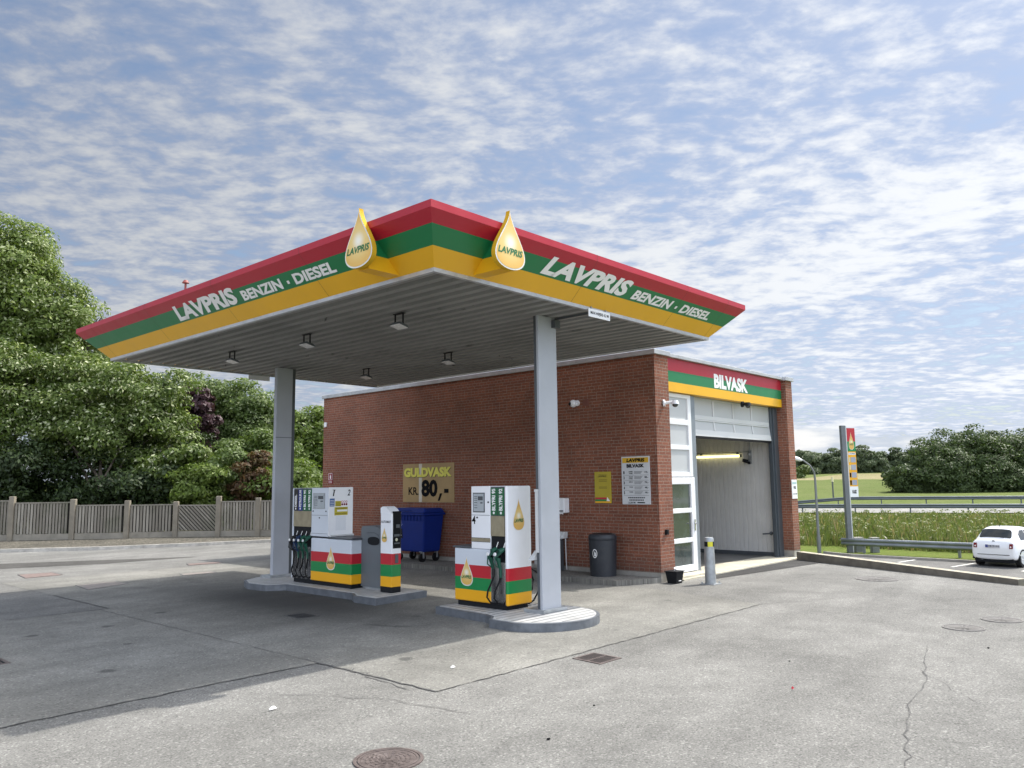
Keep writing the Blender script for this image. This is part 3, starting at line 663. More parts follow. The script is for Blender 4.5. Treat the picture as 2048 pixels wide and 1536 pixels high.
a = MB(); a.text('KR.', (XW-.02, 16.39, 1.725), RD, UP, .40, .205, bold=.02); a.text('80', (XW-.02, 15.88, 1.68), RD, UP, .62, .44, bold=.045)
a.add([(XW-.024, 15.25, 1.58), (XW-.024, 15.18, 1.58), (XW-.024, 15.08, 1.77), (XW-.024, 15.17, 1.77)], [(0, 1, 2, 3)]); a.box(XW-.026, XW-.022, 14.85, 15.01, 1.78, 1.88); a.build('price_lettering', BLKL, t)
t = wallsign('price_board', 'white wash price board with LAVPRIS BILVASK heading, nearest the corner', 8.905, 9.59, 1.535, 2.515, PRI)
MB().box(XW-.024, XW-.021, 8.93, 9.565, 2.385, 2.49).build('heading', mat('amber_heading', (.62, .36, .01), .5), t)
a = MB()
a.text('LAVPRIS', (XW-.024, 9.46, 2.40), RD, UP, .45, .075, shear=.2, bold=.05); a.text('BILVASK', (XW-.02, 9.46, 2.285), RD, UP, .43, .075, bold=.05)
rows = [('1', ('SUPER', 'VASK'), 3, '110,-', 2.215), ('2', ('GULD', 'VASK'), 3, '80,-', 2.11), ('3', ('S\u00d8LV',), 3, '70,-', 2.005), ('4', ('VASK',), 3, '48,-', 1.90), ('5', ('VASK',), 3, '40,-', 1.80)]
for num, nm, nb, pr, z in rows:
    a.text(num, (XW-.02, 9.545, z-.06), RD, UP, .03, .06, bold=.05)
    for i, s_ in enumerate(nm): a.text(s_, (XW-.02, 9.41, z-.025-i*.036), RD, UP, .10, .024, bold=.03)
    for i in range(nb): a.box(XW-.0235, XW-.021, 9.08+.02*i, 9.28, z-.012-i*.021, z-.006-i*.021)
    a.text(pr, (XW-.02, 9.03, z-.045), RD, UP, .09, .04, bold=.03)
    a.box(XW-.0235, XW-.021, 8.93, 9.55, z-.0865, z-.083)
for wd, z in ((.42, 1.66), (.36, 1.612)):
    for k in range(9): a.box(XW-.0235, XW-.021, 9.245-wd/2+wd*k/9, 9.245-wd/2+wd*(k+.75)/9, z, z+.022)
a.text('2.20 M', (XW-.02, 9.44, 1.553), RD, UP, .17, .035, bold=.03); a.box(XW-.0235, XW-.021, 9.04, 9.22, 1.56, 1.582)
a.build('lettering', BLKL, t)
t = wallsign('poster', 'yellow poster with red and green stripes at its foot, above the dark litter bin', 9.87, 10.295, 1.555, 2.215, POST)
a = MB()
a.box(XW-.023, XW-.021, 9.99, 10.285, 1.635, 1.675, 0); a.box(XW-.023, XW-.021, 9.99, 10.285, 1.595, 1.635, 1); a.box(XW-.023, XW-.021, 9.88, 10.285, 1.56, 1.595, 2)
a.prism([(XW-.021, 9.99, 1.60), (XW-.021, 9.90, 1.60), (XW-.021, 9.97, 1.68)], (-.003, 0, 0), 3); a.build('stripes', [RED2, GRN2, YEL2, LET], t)
a = MB(); a.text('LAVPRIS', (XW-.02, 10.20, 2.10), RD, UP, .22, .035, shear=.2, bold=.02)
for z in (2.145, 2.04, 2.01, 1.89, 1.865): a.box(XW-.0225, XW-.0205, 9.97, 10.18, z, z+.008)
a.build('lettering', mat('olive_lettering', (.07, .06, .01), .6), t)
t = wallsign('fire_sign', 'small dark red fire extinguisher sign at the far end of the brick wall', 19.82, 20.03, 2.06, 2.37, mat('dark_red_sign', (.22, .012, .02), .5))
a = MB()
for y0, y1, z0, z1 in ((19.83, 20.02, 2.35, 2.36), (19.83, 19.84, 2.17, 2.36), (20.01, 20.02, 2.17, 2.36), (19.83, 20.02, 2.165, 2.175), (19.9, 19.95, 2.20, 2.29), (19.915, 19.935, 2.29, 2.32), (19.84, 20.01, 2.12, 2.13), (19.84, 20.01, 2.08, 2.09)): a.box(XW-.024, XW-.021, y0, y1, z0, z1)
a.build('pictogram', LET, t)
# paper notice on the far pier
t = thing('paper_notice', 'white paper notice with a black arrow on the right hand brick pier', 'sign', (20.55, by, 1.5))
xa, xb = bx+BW-.35, bx+BW-.035
MB().box(xa, xb, by-.016, by-.003, 1.51, 2.00).build('board', WHT, t)
a = MB(); a.box(xa+.03, xb-.03, by-.019, by-.0165, 1.89, 1.94, 1); a.text('VASK', (xa+.08, by-.016, 1.76), (1, 0, 0), UP, .16, .08, bold=.03, off=.003); a.box(xa+.03, xb-.05, by-.019, by-.0165, 1.625, 1.64)
a.prism([(xb-.06, by-.017, 1.61), (xb-.025, by-.017, 1.632), (xb-.06, by-.017, 1.655)], (0, -.003, 0)); a.build('lettering', [BLKL, mat('teal_print', (.35, .5, .5), .6)], t)
# CCTV
def dome(name, label, p, nrm, body, length=.2):
    p = Vector(p); nrm = Vector(nrm).normalized()
    t = thing(name, label, 'camera', p)
    a = MB(); a.cyl(p, p+nrm*.035, .075, .07, 18); a.tube([p+nrm*.03, p+nrm*length+Vector((0, 0, .02))], [.032, .03], 12)
    a.cyl(p+nrm*length+Vector((0, 0, .045)), p+nrm*length+Vector((0, 0, -.03)), .055, .085, 20); a.build('housing', body, t, smooth=True)
    b = MB(); b.ball(p+nrm*length+Vector((0, 0, -.035)), .062); b.build('lens_dome', GLS, t, smooth=True)
    return t
dome('security_camera', 'white dome camera on an arm at the top of the near brick pier', (14.26, by, 3.60), (.45, -1, 0), WHT, .24)
t = thing('security_camera', 'round white camera on the shaded long wall next to the vent', 'camera', (bx, 10.76, 3.72))
a = MB(); a.cyl((bx-.002, 10.72, 3.73), (bx-.05, 10.72, 3.73), .065, .06); a.ball((bx-.09, 10.77, 3.72), .085); a.build('housing', WHT, t, smooth=True); MB().cyl((bx-.14, 10.80, 3.715), (bx-.176, 10.815, 3.71), .042, .036).build('lens', BLK, t, smooth=True)
dome('security_camera', 'black dome camera under the sign band above the gate', (18.1, by+.15, 3.84), (0, -1, -.1), BLK, .16)
# utility post against the wall behind the right column
t = thing('air_point', 'dark post with pale pipe fitting standing against the brick wall behind the column', 'tap post', (13.8, 11.2, .1))
a = MB(); a.box(13.78, 13.9, 11.14, 11.30, .1, .78); a.build('post', DARKST, t, bevel=.01)
a = MB(); a.box(13.79, 13.92, 11.04, 11.24, .79, .93); a.tube([(13.86, 11.06, .80), (13.86, 11.05, .35), (13.9, 11.07, .12)], .012, 8); a.ball((13.8, 11.12, .82), .05); a.build('fitting', LGRY, t, bevel=.01)
MB().prism([(13.74, 11.2, .50), (13.74, 11.16, .58), (13.74, 11.32, .58)], (.03, 0, 0)).build('bracket', WHT, t)

# ================================================================== CANOPY
cx0, cy0, LX, LY, ZC = 6.233, 6.883, 6.626, 9.507, 4.548
DD, ZCR, ZTP = .493, 5.052, 5.140
cx1, cy1 = cx0+LX, cy0+LY
cp = thing('canopy', 'fuel station canopy with red, green and yellow fascia on two grey columns', 'canopy', (cx0+LX/2, cy0+LY/2, 0))
zs_ = [ZC, 4.742, 4.926, ZCR]
def off(z): return DD*(z-ZC)/(ZCR-ZC)
def corner(i, z):
    d = off(z) if z <= ZCR else DD
    return [(cx0-d, cy0-d, z), (cx1+d, cy0-d, z), (cx1+d, cy1+d, z), (cx0-d, cy1+d, z)][i]
fas = {}
for i in range(4):
    j = (i+1) % 4; b = MB()
    for (a, c), mi in zip(zip(zs_+[ZTP], (zs_+[ZTP])[1:]), (2, 1, 0, 0)):
        b.add([corner(i, a), corner(j, a), corner(j, c), corner(i, c)], [(0, 1, 2, 3)], mi)
    # folded return at the top
    A, B = Vector(corner(i, ZTP)), Vector(corner(j, ZTP)); inn = Vector(((cx0+cx1)/2, (cy0+cy1)/2, ZTP))
    n2 = [(0, 1, 0), (-1, 0, 0), (0, -1, 0), (1, 0, 0)][i]; n2 = Vector(n2)*.12; tt = (B-A).normalized()*.12
    b.add([A, B, B+n2-tt, A+n2+tt, B+n2-tt+Vector((0, 0, -.05)), A+n2+tt+Vector((0, 0, -.05))], [(0, 1, 2, 3), (3, 2, 4, 5)], 0)
    fas[i] = b.build('fascia', [RED, GRN, YEL], cp)
SEAM = mat('panel_seam_line', (.10, .07, .05), .8)  # dark joint lines between the fascia panels
for i_, qs in ((0, (8.85, 11.32, 12.7)), (3, (9.0, 11.4, 13.75, 16.1))):
    for q_ in qs:
        sm_ = MB()
        for a_, b2 in ((ZC, ZCR), (ZCR, ZTP)):
            pp = lambda u, z: (u, cy0-off(min(z, ZCR))-.0025, z) if i_ == 0 else (cx0-off(min(z, ZCR))-.0025, u, z)
            sm_.add([pp(q_, a_), pp(q_+.005, a_), pp(q_+.005, b2), pp(q_, b2)], [(0, 1, 2, 3) if i_ == 0 else (3, 2, 1, 0)])
        sm_.build('panel_seam', SEAM, fas[i_])
# lettering on the sloping fascia: front (i=0, faces -Y) and left (i=3, faces -X)
su = Vector((0, -DD, ZCR-ZC)).normalized(); sl_ = Vector((-DD, 0, ZCR-ZC)).normalized()
def fpt(x, z): return Vector((x, cy0-off(z), z))
def lpt(y, z): return Vector((cx0-off(z), y, z))
K = 1/su.z
a = MB()
a.text('LAVPRIS', fpt(7.92, 4.762), (1, 0, 0), su, 2.0, .205*K, shear=.28, bold=.045, off=.006)
a.text('BENZIN', fpt(10.04, 4.768), (1, 0, 0), su, 1.12, .118*K, shear=.25, bold=.04, off=.006)
a.text('DIESEL', fpt(11.44, 4.768), (1, 0, 0), su, 1.0, .118*K, shear=.25, bold=.04, off=.006)
o_ = fpt(11.27, 4.80); a.add([tuple(o_+Vector((dx_, 0, 0))+su*dz_+su.cross(Vector((1, 0, 0)))*-.006) for dx_, dz_ in ((0, 0), (.055, 0), (.065, .05), (.01, .05))], [(0, 1, 2, 3)])
a.build('lettering', LET, fas[0])
a = MB()
a.text('LAVPRIS', lpt(12.95, 4.762), (0, -1, 0), sl_, 2.0, .205*K, shear=.28, bold=.045, off=.006)
a.text('BENZIN', lpt(10.86, 4.768), (0, -1, 0), sl_, 1.12, .118*K, shear=.25, bold=.04, off=.006)
a.text('DIESEL', lpt(9.47, 4.768), (0, -1, 0), sl_, 1.0, .118*K, shear=.25, bold=.04, off=.006)
o_ = lpt(9.63, 4.80); a.add([tuple(o_+Vector((0, -dx_, 0))+sl_*dz_+Vector((-.006, 0, -.006))) for dx_, dz_ in ((0, 0), (.055, 0), (.065, .05), (.01, .05))], [(0, 1, 2, 3)])
a.build('lettering', LET, fas[3])
# pale edge trim under the fascia
tm = MB()
for x0_, x1_, y0_, y1_ in ((cx0-.004, cx1+.004, cy0-.004, cy0+.05), (cx0-.004, cx1+.004, cy1-.05, cy1+.004), (cx0-.004, cx0+.05, cy0+.051, cy1-.051), (cx1-.05, cx1+.004, cy0+.051, cy1-.051)):
    tm.box(x0_, x1_, y0_, y1_, ZC-.048, ZC+.002)
tm.build('edge_trim', ALU, cp)
sf = MB(); pitch = .25; n_ = int((LX-.1)/pitch); prof = [(0, 0), (.115, 0), (.130, .085), (.235, .085), (.25, 0)]
for k in range(n_+1):
    for (a_, h0), (b_, h1) in zip(prof[:-1], prof[1:]):
        xa, xb = cx0+.05+k*pitch+a_, cx0+.05+k*pitch+b_
        if xb > cx1-.05: continue
        sf.add([(xa, cy0+.05, ZC-.030+h0), (xb, cy0+.05, ZC-.030+h1), (xb, cy1-.05, ZC-.030+h1), (xa, cy1-.05, ZC-.030+h0)], [(3, 2, 1, 0)])
sf.build('soffit', SOFF, cp)
MB().box(cx0+.05, cx1-.05, cy0+.05, cy1-.05, ZC+.06, ZC+.42).build('roof_deck', DARKST, cp)
ch_ = MB(); ch_.box(9.44, 9.47, cy0+.06, 7.66, ZC-.06, ZC-.031); ch_.build('cable_channel', DARKST, cp)
vp = MB(); vp.cyl((6.1, 13.0, 4.9), (6.1, 13.0, 5.44), .018, n=10); vp.cyl((6.1, 13.0, 5.441), (6.1, 13.0, 5.49), .06, .03, 14); vp.build('vent_pipe', mat('rusty_pipe', (.25, .06, .05), .6), cp, smooth=True)
# drop emblems on fairings that stand out from the slope
def fairing(kind, c, w):
    fr = MB()
    zl, zh = 4.565, 5.04; dpl = .0
    for a, b_, mi in ((zl, 4.742, 2), (4.742, 4.926, 1), (4.926, zh, 0)):
        def PP(u, z, front):
            d = (off(zh)+dpl) if front else off(z)-.01
            return (c+u, cy0-d, z) if kind == 'f' else (cx0-d, c-u, z)
        for u0 in (-w/2, w/2):
            q = [PP(u0, a, 0), PP(u0, a, 1), PP(u0, b_, 1), PP(u0, b_, 0)]
            fr.add(q, [(0, 1, 2, 3) if u0 > 0 else (3, 2, 1, 0)], mi)
        fr.add([PP(-w/2, a, 1), PP(w/2, a, 1), PP(w/2, b_, 1), PP(-w/2, b_, 1)], [(0, 1, 2, 3)], mi)
        if a == zl:
            fr.add([PP(-w/2, zl, 0), PP(w/2, zl, 0), PP(w/2, zl, 1), PP(-w/2, zl, 1)], [(0, 1, 2, 3)], mi)
        if b_ == zh: fr.add([PP(-w/2, zh, 1), PP(w/2, zh, 1), PP(w/2, zh, 0), PP(-w/2, zh, 0)], [(0, 1, 2, 3)], mi)
    fr.build('emblem_fairing', [RED, GRN, YEL], cp)
fairing('f', 6.965, .19); fairing('l', 7.605, .19)
drop_emblem(cp, (6.965, 6.32, 4.555), (1, 0, 0), (0, 0, 1), .53, .74, .065, rim=.035)
drop_emblem(cp, (5.67, 7.605, 4.575), (0, -1, 0), (0, 0, 1), .53, .74, .065, rim=.035)
# columns
ca = MB(); ca.box(9.055, 9.485, 7.67, 7.72, .13, ZC-.03); cao = ca.build('column', COLM, cp, bevel=.008)
MB().box(9.085, 9.455, 7.721, 7.79, .13, ZC-.03).build('web', DARKST, cao)
MB().box(9.0, 9.54, 7.60, 7.99, .12, .17).build('base_plate', STEEL, cao, bevel=.006)
MB().box(9.37, 9.50, 7.60, 7.668, 4.36, 4.48).build('bracket', DARKST, cao)
a = MB(); a.box(9.04, 9.084, 7.725, 7.775, .98, 1.86); a.box(9.032, 9.084, 7.722, 7.782, 1.861, 1.90); a.build('service_duct', LGRY, cao)
cb = MB(); cb.box(9.14, 9.525, 15.06, 15.16, .13, ZC-.03); cbo = cb.build('column', COLM, cp, bevel=.008)
MB().box(9.526, 9.61, 15.09, 15.30, .13, ZC-.03).build('web', DARKST, cbo)
MB().box(9.138, 9.527, 15.057, 15.062, 3.02, 3.032).build('joint', DARKST, cbo)
MB().box(9.03, 9.66, 14.97, 15.34, .12, .17).build('base_plate', STEEL, cbo, bevel=.006)
# lamps under the soffit
def lamp(loc, label):
    t = thing('canopy_lamp', label, 'lamp', loc, 'lamps under the canopy'); x, y, z = loc
    a = MB()
    for s_ in (-.09, .09): a.box(x-.009, x+.009, y+s_-.009, y+s_+.009, z+.02, z+.18)
    a.box(x-.03, x+.03, y-.11, y+.11, z+.170, z+.18); a.build('hanger', BLK, t)
    a = MB(); T_ = Matrix.Translation((x, y, z)) @ Matrix.Rotation(R(14), 4, 'Y') @ Matrix.Diagonal((.78, .74, .55, 1)); a.T = T_; a.add([(-.13, -.17, -.035), (.13, -.17, -.035), (.13, .17, -.035), (-.13, .17, -.035), (-.085, -.12, .05), (.085, -.12, .05), (.085, .12, .05), (-.085, .12, .05)], [(0, 3, 2, 1), (4, 5, 6, 7), (0, 1, 5, 4), (1, 2, 6, 5), (2, 3, 7, 6), (3, 0, 4, 7)]); a.build('housing', GRY, t, bevel=.004)
    b = MB(T_); b.box(-.11, .11, -.15, .15, -.042, -.036); b.build('lens', mat('lamp_lens', (.62, .60, .58), .25), t)
    return t
LZ = 4.335
l0 = lamp((7.5, 9.05, LZ), 'nearest canopy lamp, closest to the two drop emblems')
for (x, y), lb in {(7.45, 11.38): 'canopy lamp in the middle of the left hand row, over the left pump side', (7.42, 13.8): 'farthest canopy lamp of the left hand row, near the left end of the soffit',
                   (10.62, 13.92): 'canopy lamp just right of the far column top', (10.45, 11.14): 'canopy lamp deep under the soffit between the two columns'}.items():
    copy_tree(l0, (x, y, LZ), lb)
# height limit signs
def hsign(y, label, face):
    t = thing('height_sign', label, 'sign', (9.5, y, 4.40))
    MB().box(9.235, 9.765, y-.006, y+.006, 4.40, 4.52).build('board', WHT, t)
    if face: MB().text('MAX H\u00d8JDE 4,2 M', (9.275, y-.006, 4.43), (1, 0, 0), UP, .45, .055, bold=.02, off=.003).build('lettering', BLKL, t)
    else: MB().text('MAX H\u00d8JDE 4,2 M', (9.725, y+.006, 4.43), (-1, 0, 0), UP, .45, .055, bold=.02, off=.003).build('lettering', BLKL, t)
    for x in (9.32, 9.68): MB().box(x-.01, x+.01, y-.004 if not face else y+.007, y+.004 if not face else y+.02, 4.47, 4.56).build('bracket', STEEL, t)
hsign(cy0-.03, 'white height limit sign reading MAX H\u00d8JDE on the front edge of the canopy', True)
hsign(cy1+.02, 'dark backed height limit sign hanging from the far edge of the canopy', False)

# ================================================================== PUMP ISLANDS
def island(label, poly, inset=.05):
    c = np.mean(np.array(poly), 0); t = thing('pump_island', label, 'island', (float(c[0]), float(c[1]), 0))
    a = MB(); a.prism([(x, y, -.02) for x, y in poly], (0, 0, .135)); a.build('kerb', KERBM, t, bevel=.015)
    P = np.array(poly); n = len(P); q = []
    for i in range(n):
        d1 = P[i]-P[i-1]; d2 = P[(i+1) % n]-P[i]; d1 = d1/np.hypot(*d1); d2 = d2/np.hypot(*d2)
        n1 = np.array([-d1[1], d1[0]]); n2 = np.array([-d2[1], d2[0]]); b_ = n1+n2; b_ = b_/np.hypot(*b_); q.append(P[i]+b_*inset/max(.5, b_@n1))
    a = MB(); a.prism([(x, y, .10) for x, y in q], (0, 0, .022)); dk = a.build('deck', DECKP, t)
    Q = np.array(q); a = MB(); yy = Q[:, 1].min()+.10
    while yy < Q[:, 1].max()-.05:
        xs_ = []
        for k in range(len(Q)):
            (xa, ya), (xb, yb) = Q[k], Q[(k+1) % len(Q)]
            if (ya-yy)*(yb-yy) < 0: xs_.append(xa+(xb-xa)*(yy-ya)/(yb-ya))
        if len(xs_) >= 2: a.add([(min(xs_)+.02, yy-.010, .1235), (max(xs_)-.02, yy-.010, .1235), (max(xs_)-.02, yy+.010, .1235), (min(xs_)+.02, yy+.010, .1235)], [(0, 1, 2, 3)])
        yy += .145
    a.build('joint', DARKST, dk)
    return t
arc = lambda cx, cy, r, a0, a1, n: [(cx+r*math.cos(R(a0+(a1-a0)*k/n)), cy+r*math.sin(R(a0+(a1-a0)*k/n))) for k in range(n+1)]
island('right hand pump island with a rounded front end under the near column', [(8.42, 8.10), (8.22, 7.95)]+arc(9.05, 7.72, .86, 195, 368, 22)+[(9.9, 8.05), (9.72, 8.3), (9.72, 9.45), (8.58, 9.45), (8.5, 8.3)])
island('left hand pump island with a square front end under the payment terminal', [(8.53, 10.87), (9.75, 10.95), (9.75, 13.85), (10.05, 14.15), (10.05, 14.9), (9.7, 15.42), (9.0, 15.45), (8.55, 15.15), (8.33, 14.65), (8.38, 14.05), (8.70, 13.85), (8.70, 11.75), (8.53, 11.45)])

# ================================================================== FUEL PUMPS
NOZG = mat('green_nozzle_grip', (.008, .075, .045), .45); NOZB = mat('blue_nozzle_grip', (.01, .03, .085), .45); NOZK = mat('black_nozzle_grip', (.013, .013, .014), .45)
SGRN = mat('green_fuel_strip', (.006, .11, .035), .4); SBLU = mat('blue_fuel_strip', (.012, .03, .20), .4); SBLK = mat('black_fuel_strip', (.008, .008, .010), .4)
DISP = mat('display_face', (.36, .39, .41), .3); DISP2 = mat('display_dark', (.07, .08, .09), .2)
PNL = mat('cabinet_grey', (.58, .62, .67), .35, var=.03, scale=1., grime=.03, gcol=(.4, .4, .4))
def pump(label, X0, X1, yl, yd, yn, ye, nozzles, strips, drop_end, extra):
    """yl: free end of the low cabinet, yd..yn: display section, yn..ye: nozzle bay with the end panel beyond ye.  d = +1 when the bay lies at higher Y"""
    d = 1 if ye > yn else -1
    o_ = lambda a, b_: (min(a, b_), max(a, b_))
    t = thing('fuel_pump', label, 'fuel pump', ((X0+X1)/2, (yl+ye)/2, .12))
    zb = [.20, .375, .565, .75, 1.0]
    y0, y1 = o_(yl, yn)
    a = MB(); a.bands(X0, X1, y0, y1, zb, (2, 1, 0, 3)); low = a.build('low_cabinet', [RED2, GRN2, YEL2, PNL], t, bevel=.022, seg=3)
    MB().box(X0-.012, X1+.012, *o_(yl-d*.03, yd), 1.001, 1.03).build('lid', DARKST, low, bevel=.01)
    a = MB(); a.box(X0+.04, X1-.04, *o_(yl+d*.04, ye), .12, .199); a.build('plinth', BLK, t)
    a = MB(); a.box(X0+.002, X1-.002, *o_(yd, yn), 1.031 if d > 0 else 1.002, 1.955); cab = a.build('display_cabinet', PNL if d > 0 else WHT, t, bevel=.008)
    Ym = (yd+yn)/2; w = abs(yn-yd)
    XF = X0+.002
    def face(y_from_left, z, ww, hh, mt, name, dpt=.006, par=cab):     # a plate on the -X face; y runs from the viewer's left (high Y)
        yh = max(yd, yn)-y_from_left
        return MB().box(XF-dpt, XF+.001, yh-ww, yh, z, z+hh).build(name, mt, par)
    fr_ = .13*w/.5
    face(.06 if d > 0 else .045, 1.555, w-.16, .30, DISP2 if d < 0 else STEEL, 'display_frame', .008)
    dp = face(.075 if d > 0 else .06, 1.57, w-.19, .27, DISP, 'display', .011)
    yh = max(yd, yn)
    a = MB(); q = .075 if d > 0 else .06
    a.box(XF-.014, XF-.0112, yh-q-(w-.19)*.92, yh-q-(w-.19)*.45, 1.74, 1.80); a.box(XF-.014, XF-.0112, yh-q-(w-.19)*.9, yh-q-(w-.19)*.68, 1.69, 1.71)
    for z in (1.79, 1.765, 1.735, 1.70, 1.66, 1.62): a.box(XF-.0135, XF-.0112, yh-q-(w-.19)*.38, yh-q-(w-.19)*.08, z, z+.009)
    a.build('readout', DISP2, dp)
    for yy, zz in (((.06, 1.51), (w-.06, 1.51), (w/2, 1.385)) if d > 0 else ((.13, 1.475), (w-.04, 1.71))): MB().cyl((XF+.001, yh-yy, zz), (XF-.008, yh-yy, zz), .014, n=12).build('lock', BLK, cab, smooth=True)
    a = MB(); 
    for z in ((1.43, 1.085) if d > 0 else (1.51, 1.165, 1.105)): a.box(XF-.003, XF+.001, min(yd, yn)+.01, max(yd, yn)-.01, z, z+.006)
    a.build('seam', DARKST, cab)
    if d < 0: MB().box(XF-.004, XF+.001, min(yd, yn)+.004, max(yd, yn)-.004, 1.112, 1.164).build('metal_band', BEI, cab)
    # nozzle bay
    n0, n1 = o_(yn, ye); nb = n1-n0
    a = MB(); a.box(X0+.16, X1-.16, n0+.003, n1-.003, .2, 1.93); core = a.build('nozzle_bay', BLK, t)
    MB().box(X0+.012, X1-.012, n0+.004, n1-.004, 1.505, 1.945).build('strip_holder', DARKST, t)
    MB().box(X0+.004, X1-.004, n0+.006, n1-.006, 1.205, 1.503).build('metal_panel', BEI, t)
    MB().box(X0+.02, X1-.02, n0+.006, n1-.006, 1.0, 1.204).build('nozzle_hood', BLK, t)
    ns = len(strips); sw = nb/ns
    for k, (st_, mt) in enumerate(strips):
        ya = n1-k*sw-.008; yb = n1-(k+1)*sw+.008
        so2 = MB().box(X0+.004, X0+.0115, yb, ya, 1.515, 1.925).build('fuel_strip', mt, t)
        # text reads upwards: rebuild with the plate's outward normal (-X)
        a = MB(); hh_ = min(.075, sw*.5); a.text(st_, (X0+.002, (ya+yb)/2-hh_/2, 1.585), (0, 0, 1), (0, 1, 0), .33 if len(st_) > 7 else .24, hh_, bold=.035, off=.002)
        c_y = (ya+yb)/2; a.cyl((X0+.0035, c_y, 1.55), (X0+.001, c_y, 1.55), .02, n=12)
        a.build('lettering', LET, so2)
    for sx in (-1, 1):
        XE = X0 if sx < 0 else X1; s = sx
        ch = MB()
        for k in range(nozzles+1):
            y = n0+nb*k/nozzles; ch.box(*o_(XE-s*.15, XE-s*.01), y-.006, y+.006, .2, .80)
        ch.box(*o_(XE-s*.158, XE-s*.150), n0, n1, .2, .80); ch.build('channel', CHR, t)
        for k in range(nozzles):
            y = n1-nb*(k+.5)/nozzles
            grip = (NOZK, NOZB, NOZG, NOZG)[k] if nozzles == 4 else NOZG
            b_ = MB(); 
            b_.tube([(XE+s*.02, y+.00, .72), (XE+s*.05, y, .80), (XE+s*.075, y+.005, .90), (XE+s*.06, y-.02, .985), (XE-s*.01, y-.045, 1.02)], [.022, .026, .042, .045, .03], 10)
            b_.tube([(XE+s*.115, y+.02, .92), (XE+s*.13, y+.015, .80), (XE+s*.05, y+.005, .745)], .010, 8)
            nz = b_.build('nozzle', grip, t, smooth=True)
            MB().tube([(XE-s*.0, y-.04, 1.0), (XE-s*.02, y-.075, 1.12)], [.014, .012], 10).build('spout', CHR, nz, smooth=True)
            MB().cyl((XE+s*.105, y+.025, .945), (XE+s*.122, y+.028, .945), .028, .024, 14).build('cap', LET, nz, smooth=True)
            MB().tube([(XE+s*.02, y, .73), (XE+s*.015, y, .60)], [.024, .018], 10).build('swivel', NOZG if k else NOZK, nz, smooth=True)
            h = MB(); sag = .06+.03*(k % 3); yy = y
            h.tube([(XE+s*.015, yy, .62), (XE+s*.02, yy+.015, .48), (XE+s*(.03), yy+.03+sag*.4, .36), (XE+s*.035, yy+.01, .27), (XE+s*.02, yy-.03, .235), (XE-s*.03, yy-.055, .26), (XE-s*.10, yy-.06, .40), (XE-s*.12, yy-.06, .70)] if nozzles == 4 else
                   [(XE+s*.015, yy, .62), (XE+.12, yy-.01, .68), (XE+.27, yy-.02, .60), (XE+.33, yy-.02, .48), (XE+.30, yy-.02, .34), (XE+.16, yy-.02, .19), (XE+.03, yy-.03, .16)] if s > 0 else
                   [(XE+s*.015, yy, .62), (XE+s*.04, yy+.02, .52), (XE+s*.10, yy+.04, .40), (XE+s*.115, yy+.045, .31), (XE+s*.07, yy+.01, .23), (XE-s*.0, yy-.05, .21), (XE-s*.08, yy-.06, .35), (XE-s*.12, yy-.06, .70)], .0135, 10)
            h.build('hose', RUB, t, smooth=True)
    # tall end panel
    e0, e1 = o_(ye, ye+d*.06); pr_ = .004 if drop_end else -.01
    a = MB(); a.bands(X0-pr_, X1+pr_, e0, e1, [.19, .365, .55, .735, 1.955], (2, 1, 0, 3)); ep = a.build('end_panel', [RED2, GRN2, YEL2, WHT] if drop_end else [PNL]*4, t, bevel=.025, seg=3)
    if drop_end: drop_emblem(t, ((X0+X1)/2-.02, e0-.001, 1.285), (1, 0, 0), UP, .25, .49, .006, rim=.02, flat=True)
    drop_emblem(t, (X0-.0015, (yl+yn)/2+.05*d*0+(.12 if d < 0 else -.02), .425), (0, -1, 0), UP, .265, .46, .006, rim=.05, flat=True)
    extra(t, cab)
    return t
